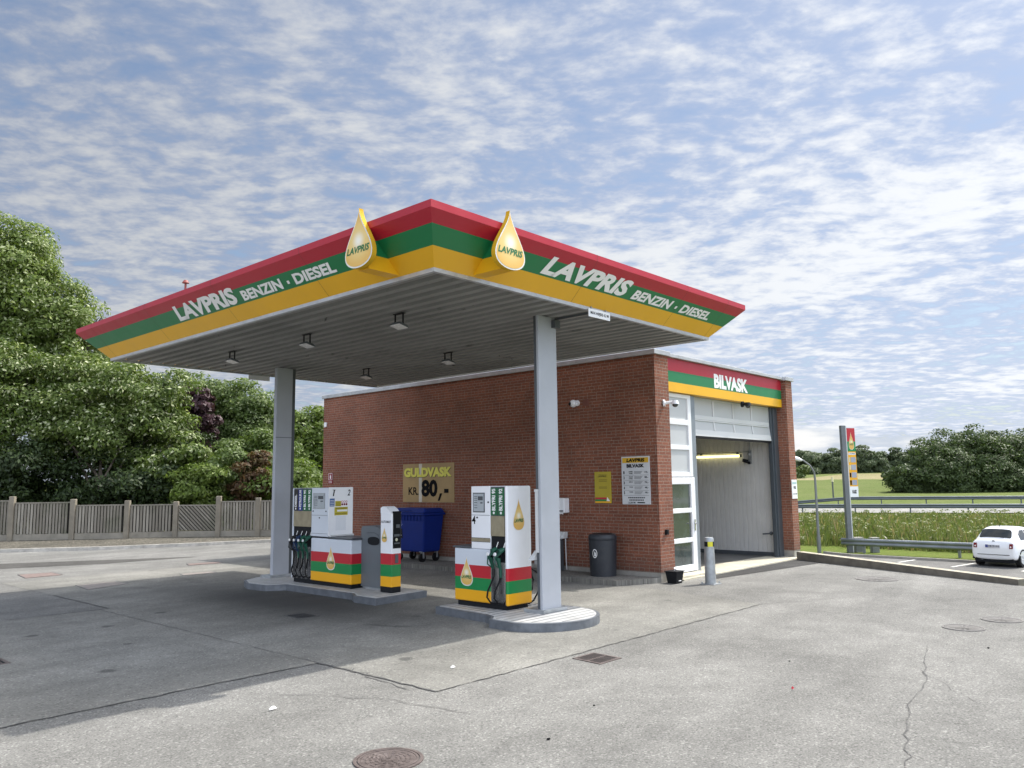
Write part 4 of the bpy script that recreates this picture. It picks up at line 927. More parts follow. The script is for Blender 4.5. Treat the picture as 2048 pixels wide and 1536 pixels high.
def ex1(t, cab):
    X0, X1, yu = 8.98, 9.535, 12.89
    # white end face of the upper cabinet with the pump numbers
    ef = MB(); ef.box(X0-.003, X1+.003, yu-.012, yu-.001, 1.04, 1.962); eo = ef.build('end_face', WHT, t, bevel=.004)
    a = MB(); a.box(X0-.005, X1+.005, yu-.07, yu-.013, 1.031, 1.07); a.build('ledge', LGRY, eo, bevel=.015)
    a = MB(); a.text('1', (X0+.085, yu-.012, 1.795), (1, 0, 0), UP, .05, .115, shear=.2, bold=.02, off=.003); a.text('2', (X1-.13, yu-.012, 1.80), (1, 0, 0), UP, .08, .115, shear=.2, bold=.02, off=.003); a.box(X0+.085, X0+.15, yu-.0155, yu-.0125, 1.905, 1.915); a.build('number', BLKL, eo)
    a = MB(); a.box(X0+.02, X0+.13, yu-.0145, yu-.0125, 1.60, 1.75, 0); a.box(X0+.145, X0+.28, yu-.0145, yu-.0125, 1.60, 1.70, 1); a.box(X0+.13, X1-.12, yu-.0145, yu-.0125, 1.43, 1.585, 1); a.box(X0+.19, X1-.13, yu-.0165, yu-.0147, 1.50, 1.535, 2)
    for k in range(3):
        for r_ in range(2): a.cyl((X0+.305+k*.05, yu-.0125, 1.635+r_*.05), (X0+.305+k*.05, yu-.0155, 1.635+r_*.05), .022, n=14, mi=3); a.cyl((X0+.305+k*.05, yu-.0156, 1.635+r_*.05), (X0+.305+k*.05, yu-.017, 1.635+r_*.05), .014, n=12, mi=2 if r_ else 4)
    for k in range(4): a.box(X0+.03, X0+.12, yu-.0165, yu-.0147, 1.62+k*.03, 1.628+k*.03, 2); a.box(X0+.155, X0+.27, yu-.0165, yu-.0147, 1.612+k*.022, 1.617+k*.022, 4)
    for z in (1.45, 1.465, 1.55, 1.565): a.box(X0+.15, X1-.14, yu-.0165, yu-.0147, z, z+.005, 4)
    a.build('safety_sticker', [mat('blue_sticker', (.03, .10, .28), .5), mat('yellow_sticker', (.50, .42, .03), .5), LET, mat('pink_sticker', (.5, .12, .16), .5), BLKL], eo)
    a = MB()
    for k in range(16): a.box(X0+.16, X1-.16, yu-.0145, yu-.0125, 1.15+k*.017, 1.156+k*.017)
    a.build('louvre', PNL, eo)
pump('white fuel pump numbered 1 and 2 with four nozzles on the left island', 8.98, 9.535, 12.16, 12.905, 13.45, 14.08, 4,
     [('DIESEL', SBLK), ('PETROLEUM', SBLU), ('BLYFRI 95', SGRN), ('BLYFRI 92', SGRN)], False, ex1)
def ex2(t, cab):
    MB().text('4', (8.882, 8.935, 1.375), (0, -1, 0), UP, .08, .125, bold=.02, off=.003).build('number', BLKL, cab)
pump('fuel pump numbered 4 with a drop emblem on its tall white end panel, right island', 8.88, 9.42, 9.33, 8.95, 8.54, 8.245, 2,
     [('BLYFRI 95', SGRN), ('BLYFRI 92', SGRN)], True, ex2)

# payment terminal
tx0, tx1, ty0, ty1 = 9.09, 9.31, 11.14, 11.46
t = thing('payment_terminal', 'slim white payment terminal with black screen panel and striped foot', 'payment terminal', ((tx0+tx1)/2, (ty0+ty1)/2, .12))
a = MB(); a.bands(tx0, tx1, ty0, ty1, [.12, .225, .40, .605, .795, 1.50], (4, 2, 1, 0, 3)); a.build('housing', [RED2, GRN2, YEL2, WHT, BLK], t, bevel=.022, seg=3)
a = MB(); ym = (ty0+ty1)/2
pts = [(tx0+.003, ty0+.003, 1.49)]+[(tx0+.003, ty0+.003+(ty1-ty0-.006)*k/12, 1.50+.115*math.sin(math.pi*min(1, .30+.72*(1-k/12)))**1.3*1.0) for k in range(13)]+[(tx0+.003, ty1-.003, 1.49)]
a.prism(pts, (tx1-tx0-.006, 0, 0)); a.build('hood', WHT, t, bevel=.012)
a = MB(); a.box(tx0+.025, tx1-.018, ty0-.006, ty0+.01, .885, 1.53); sp = a.build('screen_panel', SCR, t)
a = MB(); a.cyl((tx0+.10, ty0-.006, 1.035), (tx0+.10, ty0-.012, 1.035), .028, n=16); a.build('coin_dial', CHR, sp, smooth=True)
a = MB(); a.box(tx0+.05, tx1-.045, ty0-.010, ty0-.0065, .96, .985); a.box(tx0+.05, tx1-.05, ty0-.010, ty0-.0065, 1.09, 1.13); a.box(tx0+.09, tx1-.05, ty0-.012, ty0-.0065, 1.24, 1.30); a.build('card_slot', DARKST, sp)
MB().box(tx0+.075, tx1-.075, ty0-.008, ty0-.001, .63, .78).build('receipt_slot', DARKST, t)
MB().text('AUTOMAT', (tx0-.001, ty1-.025, 1.325), (0, -1, 0), UP, .27, .042, bold=.02, off=.003).build('lettering', mat('grey_lettering', (.07, .07, .075), .5), t)
drop_emblem(t, (tx0-.0015, ty0+.20, .985), (0, -1, 0), UP, .15, .27, .005, rim=.03, flat=True)
# grey litter bin on the left island
t = thing('litter_bin', 'tall grey plastic litter bin with black oval slot next to the payment terminal', 'litter bin', (9.4, 11.88, .12))
prof = [(11.60, .16), (12.17, .16), (12.17, 1.17)]+[(12.10+.07*math.cos(R(a_)), 1.17+.08*math.sin(R(a_))) for a_ in (30, 60, 90)]+[(11.75, 1.25)]+[(11.75+.15*math.cos(R(a_)), 1.10+.15*math.sin(R(a_))) for a_ in (90, 115, 140, 165)]
a = MB(); a.prism([(9.21, y, z) for y, z in prof], (.36, 0, 0)); a.build('body', GRY, t, bevel=.02, seg=3)
MB().box(9.23, 9.55, 11.63, 12.14, .12, .165).build('foot', STEEL, t)
a = MB(); a.prism([(9.208, 11.80+.17*math.cos(2*math.pi*k/28)*(1), .985+.075*math.copysign(abs(math.sin(2*math.pi*k/28))**.6, math.sin(2*math.pi*k/28))) for k in range(28)][::-1], (-.004, 0, 0)); a.build('slot', BLK, t)
a = MB(); a.tube([(9.206, 12.0, 1.13), (9.206, 11.80, 1.135), (9.206, 11.68, 1.10), (9.206, 11.62, 1.03)], .006, 6); a.build('seam', DARKST, t)
# towel box fixed to the right column
t = thing('towel_dispenser', 'white paper towel box on the brick wall above the tap post', 'dispenser', (13.85, 11.16, 1.32))
MB().box(13.76, 13.952, 11.0, 11.33, 1.34, 1.66).build('box', WHT, t, bevel=.02)
MB().box(13.755, 13.7595, 11.03, 11.30, 1.37, 1.40).build('opening', DARKST, t); MB().add([(13.765, 11.03, 1.34), (13.765, 11.14, 1.34), (13.765, 11.13, 1.31), (13.765, 11.08, 1.32), (13.765, 11.035, 1.305)], [(0, 1, 2, 3, 4)]).build('paper', LET, t)
t = thing('squeegee_holder', 'grey squeegee holder with a slanted lip behind the right column, low beside the pump hose', 'holder', (9.0, 8.0, .9))
a = MB(); a.prism([(8.985, 7.80, .87), (9.13, 7.80, .87), (9.13, 7.80, .99)], (0, .08, 0)); a.build('lip', LGRY, t)
a = MB(); a.box(9.13, 9.20, 7.80, 7.88, .80, 1.0); a.build('stem', STEEL, t)

# ================================================================== BINS, BOLLARD, SMALL THINGS
t = thing('wheeled_bin', 'large blue four wheeled waste container against the brick wall', 'waste container', (13.55, 15.6, .1))
BT = Matrix.Translation((13.17, 14.95, 0)) @ Matrix.Diagonal((.75, .915, 1, 1)) @ Matrix.Translation((-12.88, -13.99, 0))
def frus(b, x0, x1, y0, y1, z0, X0_, X1_, Y0_, Y1_, z1, mi=0):
    b.add([(x0, y0, z0), (x1, y0, z0), (x1, y1, z0), (x0, y1, z0), (X0_, Y0_, z1), (X1_, Y0_, z1), (X1_, Y1_, z1), (X0_, Y1_, z1)], [(0, 3, 2, 1), (4, 5, 6, 7), (0, 1, 5, 4), (1, 2, 6, 5), (2, 3, 7, 6), (3, 0, 4, 7)], mi)
a = MB(BT); frus(a, 13.02, 13.78, 14.12, 15.28, .34, 12.95, 13.86, 14.03, 15.37, 1.24)
bd = a.build('body', BLU, t, bevel=.04, seg=3)
a = MB(BT); a.box(12.90, 13.88, 13.99, 15.41, 1.24, 1.29)
for k in range(9): a.box(12.915, 12.95, 14.16+k*.13, 14.18+k*.13, 1.10, 1.24)
a.build('rim', BLU, t, bevel=.012)
a = MB(BT); frus(a, 12.90, 13.88, 13.99, 15.41, 1.292, 13.05, 13.80, 14.05, 15.35, 1.41); a.build('lid', BLU, t, bevel=.04, seg=3)
a = MB(BT); a.tube([(12.88, 14.45, 1.36), (12.85, 14.48, 1.36), (12.85, 14.92, 1.36), (12.88, 14.95, 1.36)], .015, 8); a.build('lid_handle', BLU, t, smooth=True)
for x, y in ((13.1, 14.22), (13.1, 15.18), (13.7, 14.22), (13.7, 15.18)):
    x, y, _z = BT @ Vector((x, y, 0)); a = MB(); a.cyl((x, y-.03, .20), (x, y+.03, .20), .10, n=20); wh = a.build('castor', RUB, t, smooth=True)
    a = MB(); a.box(x-.02, x+.03, y-.045, y-.035, .19, .35); a.box(x-.02, x+.03, y+.035, y+.045, .19, .35); a.box(x-.05, x+.05, y-.06, y+.06, .34, .36); a.build('fork', STEEL, wh)
a = MB(BT); frn = lambda z: 13.02-.07*(z-.34)/.9-.004
a.quad((frn(.66), 15.13, .66), (frn(.66), 14.93, .66), (frn(.90), 14.93, .90), (frn(.90), 15.13, .90), 0)
a.add([(frn(.72)-.003, 15.08, .72), (frn(.72)-.003, 14.98, .72), (frn(.78)-.003, 15.0, .78), (frn(.87)-.003, 15.04, .87), (frn(.8)-.003, 15.07, .80)], [(0, 1, 2, 3, 4)], 1)
for k, (wd, z) in enumerate(((.30, 1.0), (.27, .97), (.22, .94))):
    for j in range(6): a.quad((frn(z), 15.2-wd*j/6, z), (frn(z), 15.2-wd*(j+.7)/6, z), (frn(z+.016), 15.2-wd*(j+.7)/6, z+.016), (frn(z+.016), 15.2-wd*j/6, z+.016), 2)
a.build('sticker', [BLK, LET, mat('pale_blue_print', (.20, .24, .42), .5)], bd)

t = thing('litter_bin', 'round dark grey litter bin with white emblem at the foot of the brick wall', 'litter bin', (13.60, 9.88, .1))
cxb, cyb = 13.60, 9.88
a = MB(); a.tube([(cxb, cyb, .10), (cxb, cyb, .82)], [.265, .285], 40); a.build('body', ANTH, t, smooth=True)
a = MB(); a.tube([(cxb, cyb, .82), (cxb, cyb, .835), (cxb, cyb, .89), (cxb, cyb, .93), (cxb, cyb, .945)], [.285, .295, .292, .27, .22], 40); rm = a.build('rim', ANTH, t, smooth=True)
MB().cyl((cxb, cyb, .944), (cxb, cyb, .950), .20, n=32).build('opening', BLK, rm)
# emblem curved round the body, on the side that looks at the pumps
a = MB(); phi0 = math.atan2(-cyb, -cxb)-.62
def onb(u, z, r_=.283): ph = phi0+u/r_; return (cxb+r_*math.cos(ph), cyb+r_*math.sin(ph), z)
nn_ = 24
for k in range(nn_):
    t0, t1 = 2*math.pi*k/nn_, 2*math.pi*(k+1)/nn_
    a.add([onb(.06*math.cos(t0), .56+.09*math.sin(t0)), onb(.06*math.cos(t1), .56+.09*math.sin(t1)), onb(.044*math.cos(t1), .56+.07*math.sin(t1)), onb(.044*math.cos(t0), .56+.07*math.sin(t0))], [(0, 1, 2, 3)])
a.add([onb(-.012, .51, .284), onb(.03, .51, .284), onb(.03, .57, .284), onb(.0, .60, .284), onb(-.012, .60, .284)], [(0, 1, 2, 3, 4)]); a.build('emblem', LET, t)

t = thing('bollard', 'grey steel bollard with yellow and black band before the wash bay', 'bollard', (14.36, 7.87, 0))
BX, BY = 14.36, 7.87
a = MB(); a.tube([(BX, BY, .012), (BX, BY, .72)], [.108, .094], 28, 0); a.tube([(BX, BY, .815), (BX, BY, .87), (BX, BY, .895), (BX, BY, .90)], [.092, .09, .08, .05], 28, 0); a.build('post', STEEL, t, smooth=True)
a = MB(); n_ = 28
for k in range(n_):
    t0, t1 = 2*math.pi*k/n_, 2*math.pi*(k+1)/n_
    a.add([(BX+.0945*math.cos(t0), BY+.0945*math.sin(t0), .72), (BX+.0945*math.cos(t1), BY+.0945*math.sin(t1), .72), (BX+.0935*math.cos(t1), BY+.0935*math.sin(t1), .815), (BX+.0935*math.cos(t0), BY+.0935*math.sin(t0), .815)], [(0, 1, 2, 3)], 0 if (k//5) % 2 else 1)
a.build('warning_band', [mat('warning_yellow', (.62, .58, .03), .5), BLK], t, smooth=True)
a = MB(); a.box(BX-.15, BX+.15, BY-.15, BY+.15, 0., .014)
for sx in (-1, 1):
    for sy in (-1, 1): a.cyl((BX+sx*.12, BY+sy*.12, .01), (BX+sx*.12, BY+sy*.12, .05), .013, n=8)
a.build('base_plate', STEEL, t)
t = thing('bucket', 'small black tapered bucket by the near brick pier', 'bucket', (14.08, 8.50, 0))
a = MB(); frus(a, 13.97, 14.19, 8.40, 8.60, 0., 13.94, 14.22, 8.37, 8.63, .225); a.box(13.925, 14.235, 8.355, 8.645, .226, .24); a.build('pot', BLK, t, bevel=.012)
MB().box(14.03, 14.10, 8.362, 8.388, .05, .06).build('sticker', LET, t)
MB().tube([(14.08, 8.5, .235), (14.09, 8.49, .27), (14.12, 8.52, .285)], .02, 8).build('rag', LET, t, smooth=True)
# low boundary wall
t = MB(); L = (WB-WA).length; n_ = 14
for k in range(n_):
    A = WA+wdir*(L*k/n_); B = WA+wdir*(L*(k+1)/n_); zA = .205-.095*k/n_; zB = .205-.095*(k+1)/n_
    A2, B2 = A+wn_*.22, B+wn_*.22
    fs = [(0, 1, 5, 4), (2, 3, 7, 6)]+([(0, 4, 7, 3)] if k == 0 else [])+([(1, 2, 6, 5)] if k == n_-1 else [])
    t.add([(A.x, A.y, -.05), (B.x, B.y, -.05), (B2.x, B2.y, -1.0), (A2.x, A2.y, -1.0), (A.x, A.y, zA), (B.x, B.y, zB), (B2.x, B2.y, zB), (A2.x, A2.y, zA)], fs)
    t.add([(A.x, A.y, zA), (B.x, B.y, zB), (B2.x, B2.y, zB), (A2.x, A2.y, zA)], [(0, 1, 2, 3)], 1)
tag(t.build('boundary_wall', [mat('shade_tinted_concrete_face', (.15, .135, .11), .9, var=.2, scale=4, bump=.5, grime=.3), mat('sun_tinted_concrete_top', (.38, .345, .27), .85, var=.12, scale=5, grime=.25, gcol=(.3, .27, .22))]), 'low concrete boundary wall between forecourt and parking', 'wall')  # face coloured darker for shade, top coloured paler for sunlight

# covers and drains
MANG = mat('worn_grey_iron', (.155, .148, .14), .75, .1, var=.18, scale=10, bump=.4)
def manhole(x, y, r, label, MANH=MANH):
    t = thing('manhole_cover', label, 'manhole cover', (x, y, 0)); z = .006
    a = MB()
    for r0, r1, zz in ((r, r*.9, z+.004), (r*.87, r*.80, z+.004)):
        n = 40
        for k in range(n):
            t0, t1 = 2*math.pi*k/n, 2*math.pi*(k+1)/n
            a.add([(x+r0*math.cos(t0), y+r0*math.sin(t0), zz), (x+r0*math.cos(t1), y+r0*math.sin(t1), zz), (x+r1*math.cos(t1), y+r1*math.sin(t1), zz), (x+r1*math.cos(t0), y+r1*math.sin(t0), zz),
                   (x+r0*math.cos(t0), y+r0*math.sin(t0), 0), (x+r0*math.cos(t1), y+r0*math.sin(t1), 0), (x+r1*math.cos(t1), y+r1*math.sin(t1), 0), (x+r1*math.cos(t0), y+r1*math.sin(t0), 0)], [(0, 1, 2, 3), (4, 5, 1, 0), (3, 2, 6, 7)])
    a.build('frame', MANH, t)
    b = MB(); b.add([(x+r*.885*math.cos(2*math.pi*k/40), y+r*.885*math.sin(2*math.pi*k/40), .0045) for k in range(40)], [tuple(range(40))]); b.build('gap', TARM, t)
    b = MB(); b.add([(x+r*.79*math.cos(2*math.pi*k/40), y+r*.79*math.sin(2*math.pi*k/40), .0075) for k in range(40)], [tuple(range(40))])
    for rr in (.62, .48, .34, .22):
        for k in range(14):
            t0, t1 = 2*math.pi*(k+.0)/14, 2*math.pi*(k+.62)/14
            for j in range(3):
                u0, u1 = t0+(t1-t0)*j/3, t0+(t1-t0)*(j+1)/3
                b.add([(x+r*rr*math.cos(u0), y+r*rr*math.sin(u0), .011), (x+r*rr*math.cos(u1), y+r*rr*math.sin(u1), .011), (x+r*(rr+.055)*math.cos(u1), y+r*(rr+.055)*math.sin(u1), .011), (x+r*(rr+.055)*math.cos(u0), y+r*(rr+.055)*math.sin(u0), .011),
                       (x+r*(rr-.015)*math.cos(u0), y+r*(rr-.015)*math.sin(u0), .0075), (x+r*(rr-.015)*math.cos(u1), y+r*(rr-.015)*math.sin(u1), .0075)], [(0, 1, 2, 3), (4, 5, 1, 0)])
    for k in range(10):
        u = 2*math.pi*k/10; c, s_ = math.cos(u), math.sin(u)
        b.add([(x+r*.06*c-s_*.006, y+r*.06*s_+c*.006, .0112), (x+r*.06*c+s_*.006, y+r*.06*s_-c*.006, .0112), (x+r*.20*c+s_*.012, y+r*.20*s_-c*.012, .0112), (x+r*.20*c-s_*.012, y+r*.20*s_+c*.012, .0112)], [(0, 1, 2, 3)])
    b.build('lid', MANH, t)
manhole(3.895, 4.795, .255, 'rust brown round manhole cover at the bottom edge in the foreground')
manhole(16.98, 5.62, .40, 'round manhole cover in front of the low boundary wall', MANG)
manhole(12.16, 2.95, .26, 'round manhole cover on the open asphalt, beyond the long crack', MANG)
manhole(13.15, 2.70, .26, 'faint round manhole cover at the right edge of the asphalt', MANG)
def gratep(pts, name, label, cat, slots, mt=MANH):
    P = [Vector((x, y, 0)) for x, y in pts]; c = sum(P, Vector())/4
    t = thing(name, label, cat, c)
    a = MB(); a.prism([(p.x, p.y, 0.) for p in P], (0, 0, .009)); a.build('frame', mt, t)
    b = MB()
    U = (P[1]-P[0]); V = (P[3]-P[0])
    if slots:
        for k in range(slots):
            for j in range(2):
                f0, f1 = .08+.84*(k+.18)/slots, .08+.84*(k+.72)/slots; g0, g1 = (.08, .47) if j == 0 else (.53, .92)
                q = [P[0]+U*f0+V*g0, P[0]+U*f1+V*g0, P[0]+U*f1+V*g1, P[0]+U*f0+V*g1]; b.add([(p.x, p.y, .0105) for p in q], [(0, 1, 2, 3)])
        b.build('slot', BLK, t)
    else:
        for e in range(4):
            A, B = P[e], P[(e+1) % 4]; d = (c-A)*.05; d2 = (c-B)*.05; b.add([(A.x, A.y, .0105), (B.x, B.y, .0105), (B+d2).to_tuple()[:2]+(.0105,), (A+d).to_tuple()[:2]+(.0105,)], [(0, 1, 2, 3)])
        b.build('rim', DARKST, t)
gratep([(7.36, 5.42), (7.77, 5.42), (7.79, 5.84), (7.40, 5.84)], 'drain_grate', 'square rusty drain grate at the slab joint in front of the right island', 'drain', 9)
gratep([(6.97, 10.72), (7.33, 10.70), (7.34, 11.16), (7.0, 11.18)], 'drain_grate', 'dark square drain grate in the shade in front of the left island', 'drain', 8, mat('grimy_iron', (.06, .06, .06), .7))
gratep([(2.7, 10.72), (3.15, 10.72), (3.16, 11.12), (2.72, 11.12)], 'drain_grate', 'rusty drain grate cut by the left edge of the picture', 'drain', 8)
RC = mat('brown_cover', (.20, .15, .135), .7, .1, var=.2, scale=7, grime=.3, gcol=(.2, .18, .17)); RC2 = mat('sanded_cover', (.24, .215, .195), .8, var=.15, scale=7)
gratep([(6.22, 20.57), (7.02, 20.64), (7.07, 21.46), (6.35, 21.56)], 'tank_cover', 'reddish brown tank cover farthest left on the sunlit asphalt', 'cover', 0, RC)
gratep([(6.31, 17.16), (7.23, 17.5), (7.25, 18.2), (6.43, 18.18)], 'tank_cover', 'sandy tank cover at the edge of the canopy shadow on the left', 'cover', 0, RC2)
gratep([(9.9, 20.3), (10.75, 20.2), (10.9, 20.6), (10.05, 20.75)], 'tank_cover', 'thin reddish tank cover at the tip of the building shadow', 'cover', 0, RC)
gratep([(8.7, 18.1), (9.48, 18.0), (9.55, 18.45), (8.8, 18.5)], 'tank_cover', 'faint brown tank cover left of the far column', 'cover', 0, RC2)
def scrap(x, y, s, mt, label, cat='litter'):
    a = MB(); a.add([(x-s, y-s*.4, .012), (x+s, y-s*.5, .016), (x+s*.9, y+s*.5, .03), (x-s*.8, y+s*.35, .02), (x, y, .038)], [(0, 1, 4), (1, 2, 4), (2, 3, 4), (3, 0, 4), (3, 2, 1, 0)]); tag(a.build('litter_scrap', mt), label, cat)
scrap(7.64, 3.37, .020, mat('red_wrapper', (.36, .012, .03), .6), 'tiny red wrapper lying on the asphalt')
scrap(6.2, 6.55, .03, LET, 'tiny white paper scrap on the sunlit corner of the slab')
scrap(4.05, 6.62, .035, LET, 'thin white scrap in the canopy shadow at lower left')
for x, y in ((5.0, 4.2), (10.9, 2.4), (6.0, 4.5), (8.8, 3.9)):
    a = MB(); s_ = RNG.uniform(.008, .014); a.ball((x, y, s_*.5), (s_*1.5, s_, s_*.6), 7, 4); tag(a.build('pebble', BLKL), 'tiny dark pebble lying on the open asphalt', 'pebble', 'dark pebbles on the asphalt')
# wind-blown grit on the asphalt: too many to count
gb = MB()
for k in range(2600):
    u = RNG.uniform(0, 1); dep = 3.2+9*u*u; az_ = YAW+RNG.uniform(-.62, .66); x, y = dep*math.sin(az_), dep*math.cos(az_)
    s_ = RNG.uniform(.003, .0075); r_ = RNG.uniform(0, 6)
    gb.add([(x+s_*math.cos(r_), y+s_*math.sin(r_), .005), (x+s_*math.cos(r_+2.1), y+s_*math.sin(r_+2.1), .005), (x+s_*math.cos(r_+4.2), y+s_*math.sin(r_+4.2), .005), (x, y, .005+s_*.9)], [(0, 1, 3), (1, 2, 3), (2, 0, 3)])
struct(gb.build('grit', mat('grit_stone', (.30, .28, .25), .9, var=.5, scale=30)), 'stuff')

# ================================================================== FENCE
fn = thing('fence', 'weathered timber panel fence with concrete posts along the left boundary', 'fence', (14.3, 30.6, .1))
for x, y, h in FENCE:
    a = MB(); a.box(x-.095, x+.095, y-.095, y+.095, 0, h); a.v = [tuple(Matrix.Translation((x, y, 0)) @ Matrix.Rotation(R(-42), 4, 'Z') @ Matrix.Translation((-x, -y, 0)) @ Vector(v)) for v in a.v]
    a.build('post', FPOST, fn, bevel=.02)
for i in range(len(FENCE)-1):
    (xa, ya, ha), (xb, yb, hb) = FENCE[i], FENCE[i+1]
    A = Vector((xa, ya, 0)); B = Vector((xb, yb, 0)); L = (B-A).length; ux = (B-A)/L; nrm = Vector((ux.y, -ux.x, 0))
    if nrm.y > 0: nrm = -nrm
    zt = min(ha, hb)-.10-RNG.uniform(0, .06); zb_ = .36
    T_ = Matrix(((ux.x, nrm.x, 0, xa), (ux.y, nrm.y, 0, ya), (0, 0, 1, 0), (0, 0, 0, 1)))
    a = MB(T_); a.box(.09, L-.09, -.03, .03, .02, zb_-.02); a.build('gravel_board', FBRD, fn)
    a = MB(T_); a.box(.10, L-.10, -.035, .04, zt-.035, zt+.01); 
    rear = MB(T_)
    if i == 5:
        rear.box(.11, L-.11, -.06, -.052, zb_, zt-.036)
        s0, w_ = .11, .15
        while s0 < L-.1+(zt-zb_):
            # slanting boards: from the upper left down to the lower right, clipped to the frame
            q = []
            for (s1, z1) in ((s0-(zt-zb_), zt), (s0-(zt-zb_)+w_*.62, zt), (s0+w_*.62, zb_), (s0, zb_)): q.append([s1, z1])
            def clip(q, lo, sgn):
                out = []
                for j in range(len(q)):
                    p0, p1 = q[j], q[(j+1) % len(q)]; d0, d1 = sgn*(p0[0]-lo), sgn*(p1[0]-lo)
                    if d0 >= 0: out.append(p0)
                    if d0*d1 < 0: f = d0/(d0-d1); out.append([p0[0]+(p1[0]-p0[0])*f, p0[1]+(p1[1]-p0[1])*f])
                return out
            q = clip(q, .11, 1); q = clip(q, L-.11, -1) if q else q
            if len(q) > 2: a.prism([(s1, .0, z1) for s1, z1 in q], (0, .022, 0))
            s0 += w_
    else:
        s0 = .11
        while s0 < L-.17:
            w_ = .078; o2 = RNG.uniform(-.02, .0); a.box(s0, s0+w_, 0.0, .022, zb_+o2, zt-.036)
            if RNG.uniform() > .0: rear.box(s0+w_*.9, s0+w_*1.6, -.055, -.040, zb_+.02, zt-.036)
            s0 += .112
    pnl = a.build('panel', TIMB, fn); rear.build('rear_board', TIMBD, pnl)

# ================================================================== TREES AND SHRUBS
def foliage(blobs, n, size, flat=.35, shell=.62, seed=1, per=3, clump=None, lpc=190):
    """leaves gathered in boughs: clumps on the crown's blobs, leaves over each clump's outer side, a few deeper in"""
    g = np.random.default_rng(seed); B = np.array(blobs, float)
    r = B[:, 3]; p = r**2/np.sum(r**2); m_ = n*per
    rc0 = clump or size*7.2
    nc = max(12, int(m_/lpc)); idx = g.choice(len(B), nc, p=p)
    d = g.normal(size=(nc, 3)); d /= np.linalg.norm(d, axis=1)[:, None]
    rad = r[idx]*(shell+(1-shell)*g.uniform(size=nc)**.45)*(1+.13*g.normal(size=nc))
    ph = g.uniform(0, 6.28, size=(len(B), 3)); lump = 1+.15*np.sin(4.1*d[:, 0]+ph[idx, 0])*np.sin(3.7*d[:, 1]+ph[idx, 1])+.10*np.sin(7.3*d[:, 2]+ph[idx, 2]+4*d[:, 0])
    C_ = B[idx, :3]+d*(rad*lump)[:, None]*np.array([1, 1, .92]); RC = rc0*g.uniform(.55, 1.5, nc)*np.minimum(1, r[idx]/(rc0*2.2))
    k = g.choice(nc, m_, p=RC**2/np.sum(RC**2))
    e = g.normal(size=(m_, 3))+d[k]*.55+np.array([0, 0, .35]); e /= np.linalg.norm(e, axis=1)[:, None]
    cc = C_[k]+e*(RC[k]*(.30+.80*g.uniform(size=m_)**.55))[:, None]*np.array([1.15, 1.15, .62])
    nrm = e*.9+d[k]*.3+g.normal(size=(m_, 3))*.55+np.array([0, 0, flat]); nrm /= np.linalg.norm(nrm, axis=1)[:, None]
    a = np.cross(nrm, g.normal(size=(m_, 3))); a /= np.linalg.norm(a, axis=1)[:, None]; b = np.cross(nrm, a)
    s = size*g.uniform(.5, 1.45, size=(m_, 1))
    v = np.stack([cc-a*s, cc-b*s*.45+nrm*s*.12, cc+a*s, cc+b*s*.45+nrm*s*.12], 1).reshape(-1, 3)
    return v, np.arange(m_*4).reshape(-1, 4)
def leafmesh(name, v, f, mt, parent):
    me = bpy.data.meshes.new(name); o = np.array(ORG[parent.name]); v = v-o
    me.vertices.add(len(v)); me.vertices.foreach_set('co', v.astype('f').ravel())
    me.loops.add(f.size); me.loops.foreach_set('vertex_index', f.ravel().astype('i'))
    me.polygons.add(len(f)); me.polygons.foreach_set('loop_start', np.arange(0, f.size, f.shape[1]).astype('i'))
    me.materials.append(mt); me.update(calc_edges=True); me.validate()
    ob = col_new(bpy.data.objects.new(name, me)); ob.parent = parent; ORG[ob.name] = ORG[parent.name]; return ob
def tree(name, label, cat, base, blobs, n, size, mt, trunk=.18, seed=1, group=None, limbs=True, **k):
    t = thing(name, label, cat, base, group); base = Vector(base)
    v, f = foliage(blobs, n, size, seed=seed, **k); leafmesh('crown', v, f, mt, t)
    a = MB(); g = np.random.default_rng(seed+50)
    top = Vector(np.mean(np.array(blobs)[:, :3], 0)); 
    mid = base.lerp(top, .45)+Vector((g.normal()*.15, g.normal()*.15, 0))
    a.tube([base-Vector((0, 0, .2)), base.lerp(mid, .5)+Vector((g.normal()*.06, g.normal()*.06, 0)), mid, mid.lerp(top, .6)], [trunk*1.25, trunk, trunk*.75, trunk*.4], 9)
    if limbs:
        for bl in blobs:
            c = Vector(bl[:3]); st = base.lerp(mid, g.uniform(.55, 1.)); m1 = st.lerp(c, .5)+Vector((g.normal()*.2, g.normal()*.2, .25))
            a.tube([st, m1, c], [trunk*.45, trunk*.28, trunk*.10], 6)
            for _ in range(3):
                d = Vector(g.normal(size=3)).normalized()*bl[3]*.85; a.tube([c.lerp(m1, .3), c+d*.5+Vector((0, 0, .1)), c+d], [trunk*.16, trunk*.1, trunk*.04], 5)
    a.build('trunk', BARK, t, smooth=True)
    return t
LA = leafmat('pale_olive_leaves', ((.066, .102, .018), (.118, .168, .033), (.20, .245, .066)), (.44, .48, .28), .13, trans=.36)
LB = leafmat('white_flecked_leaves', ((.050, .082, .014), (.092, .136, .026), (.155, .198, .052)), (.50, .53, .33), .12, trans=.34)
LC = leafmat('purple_leaves', ((.028, .012, .016), (.048, .020, .026), (.075, .034, .040)), None, trans=.2)
LD = leafmat('fresh_green_leaves', ((.055, .088, .020), (.098, .144, .035), (.15, .20, .058)), (.31, .36, .19), .11, trans=.35)
LE = leafmat('bright_green_leaves', ((.062, .098, .015), (.112, .162, .028), (.17, .22, .05)), (.30, .35, .16), .07, trans=.35)
LF = leafmat('dark_undergrowth_leaves', ((.012, .024, .006), (.024, .042, .010), (.045, .072, .016)), None, trans=.2)
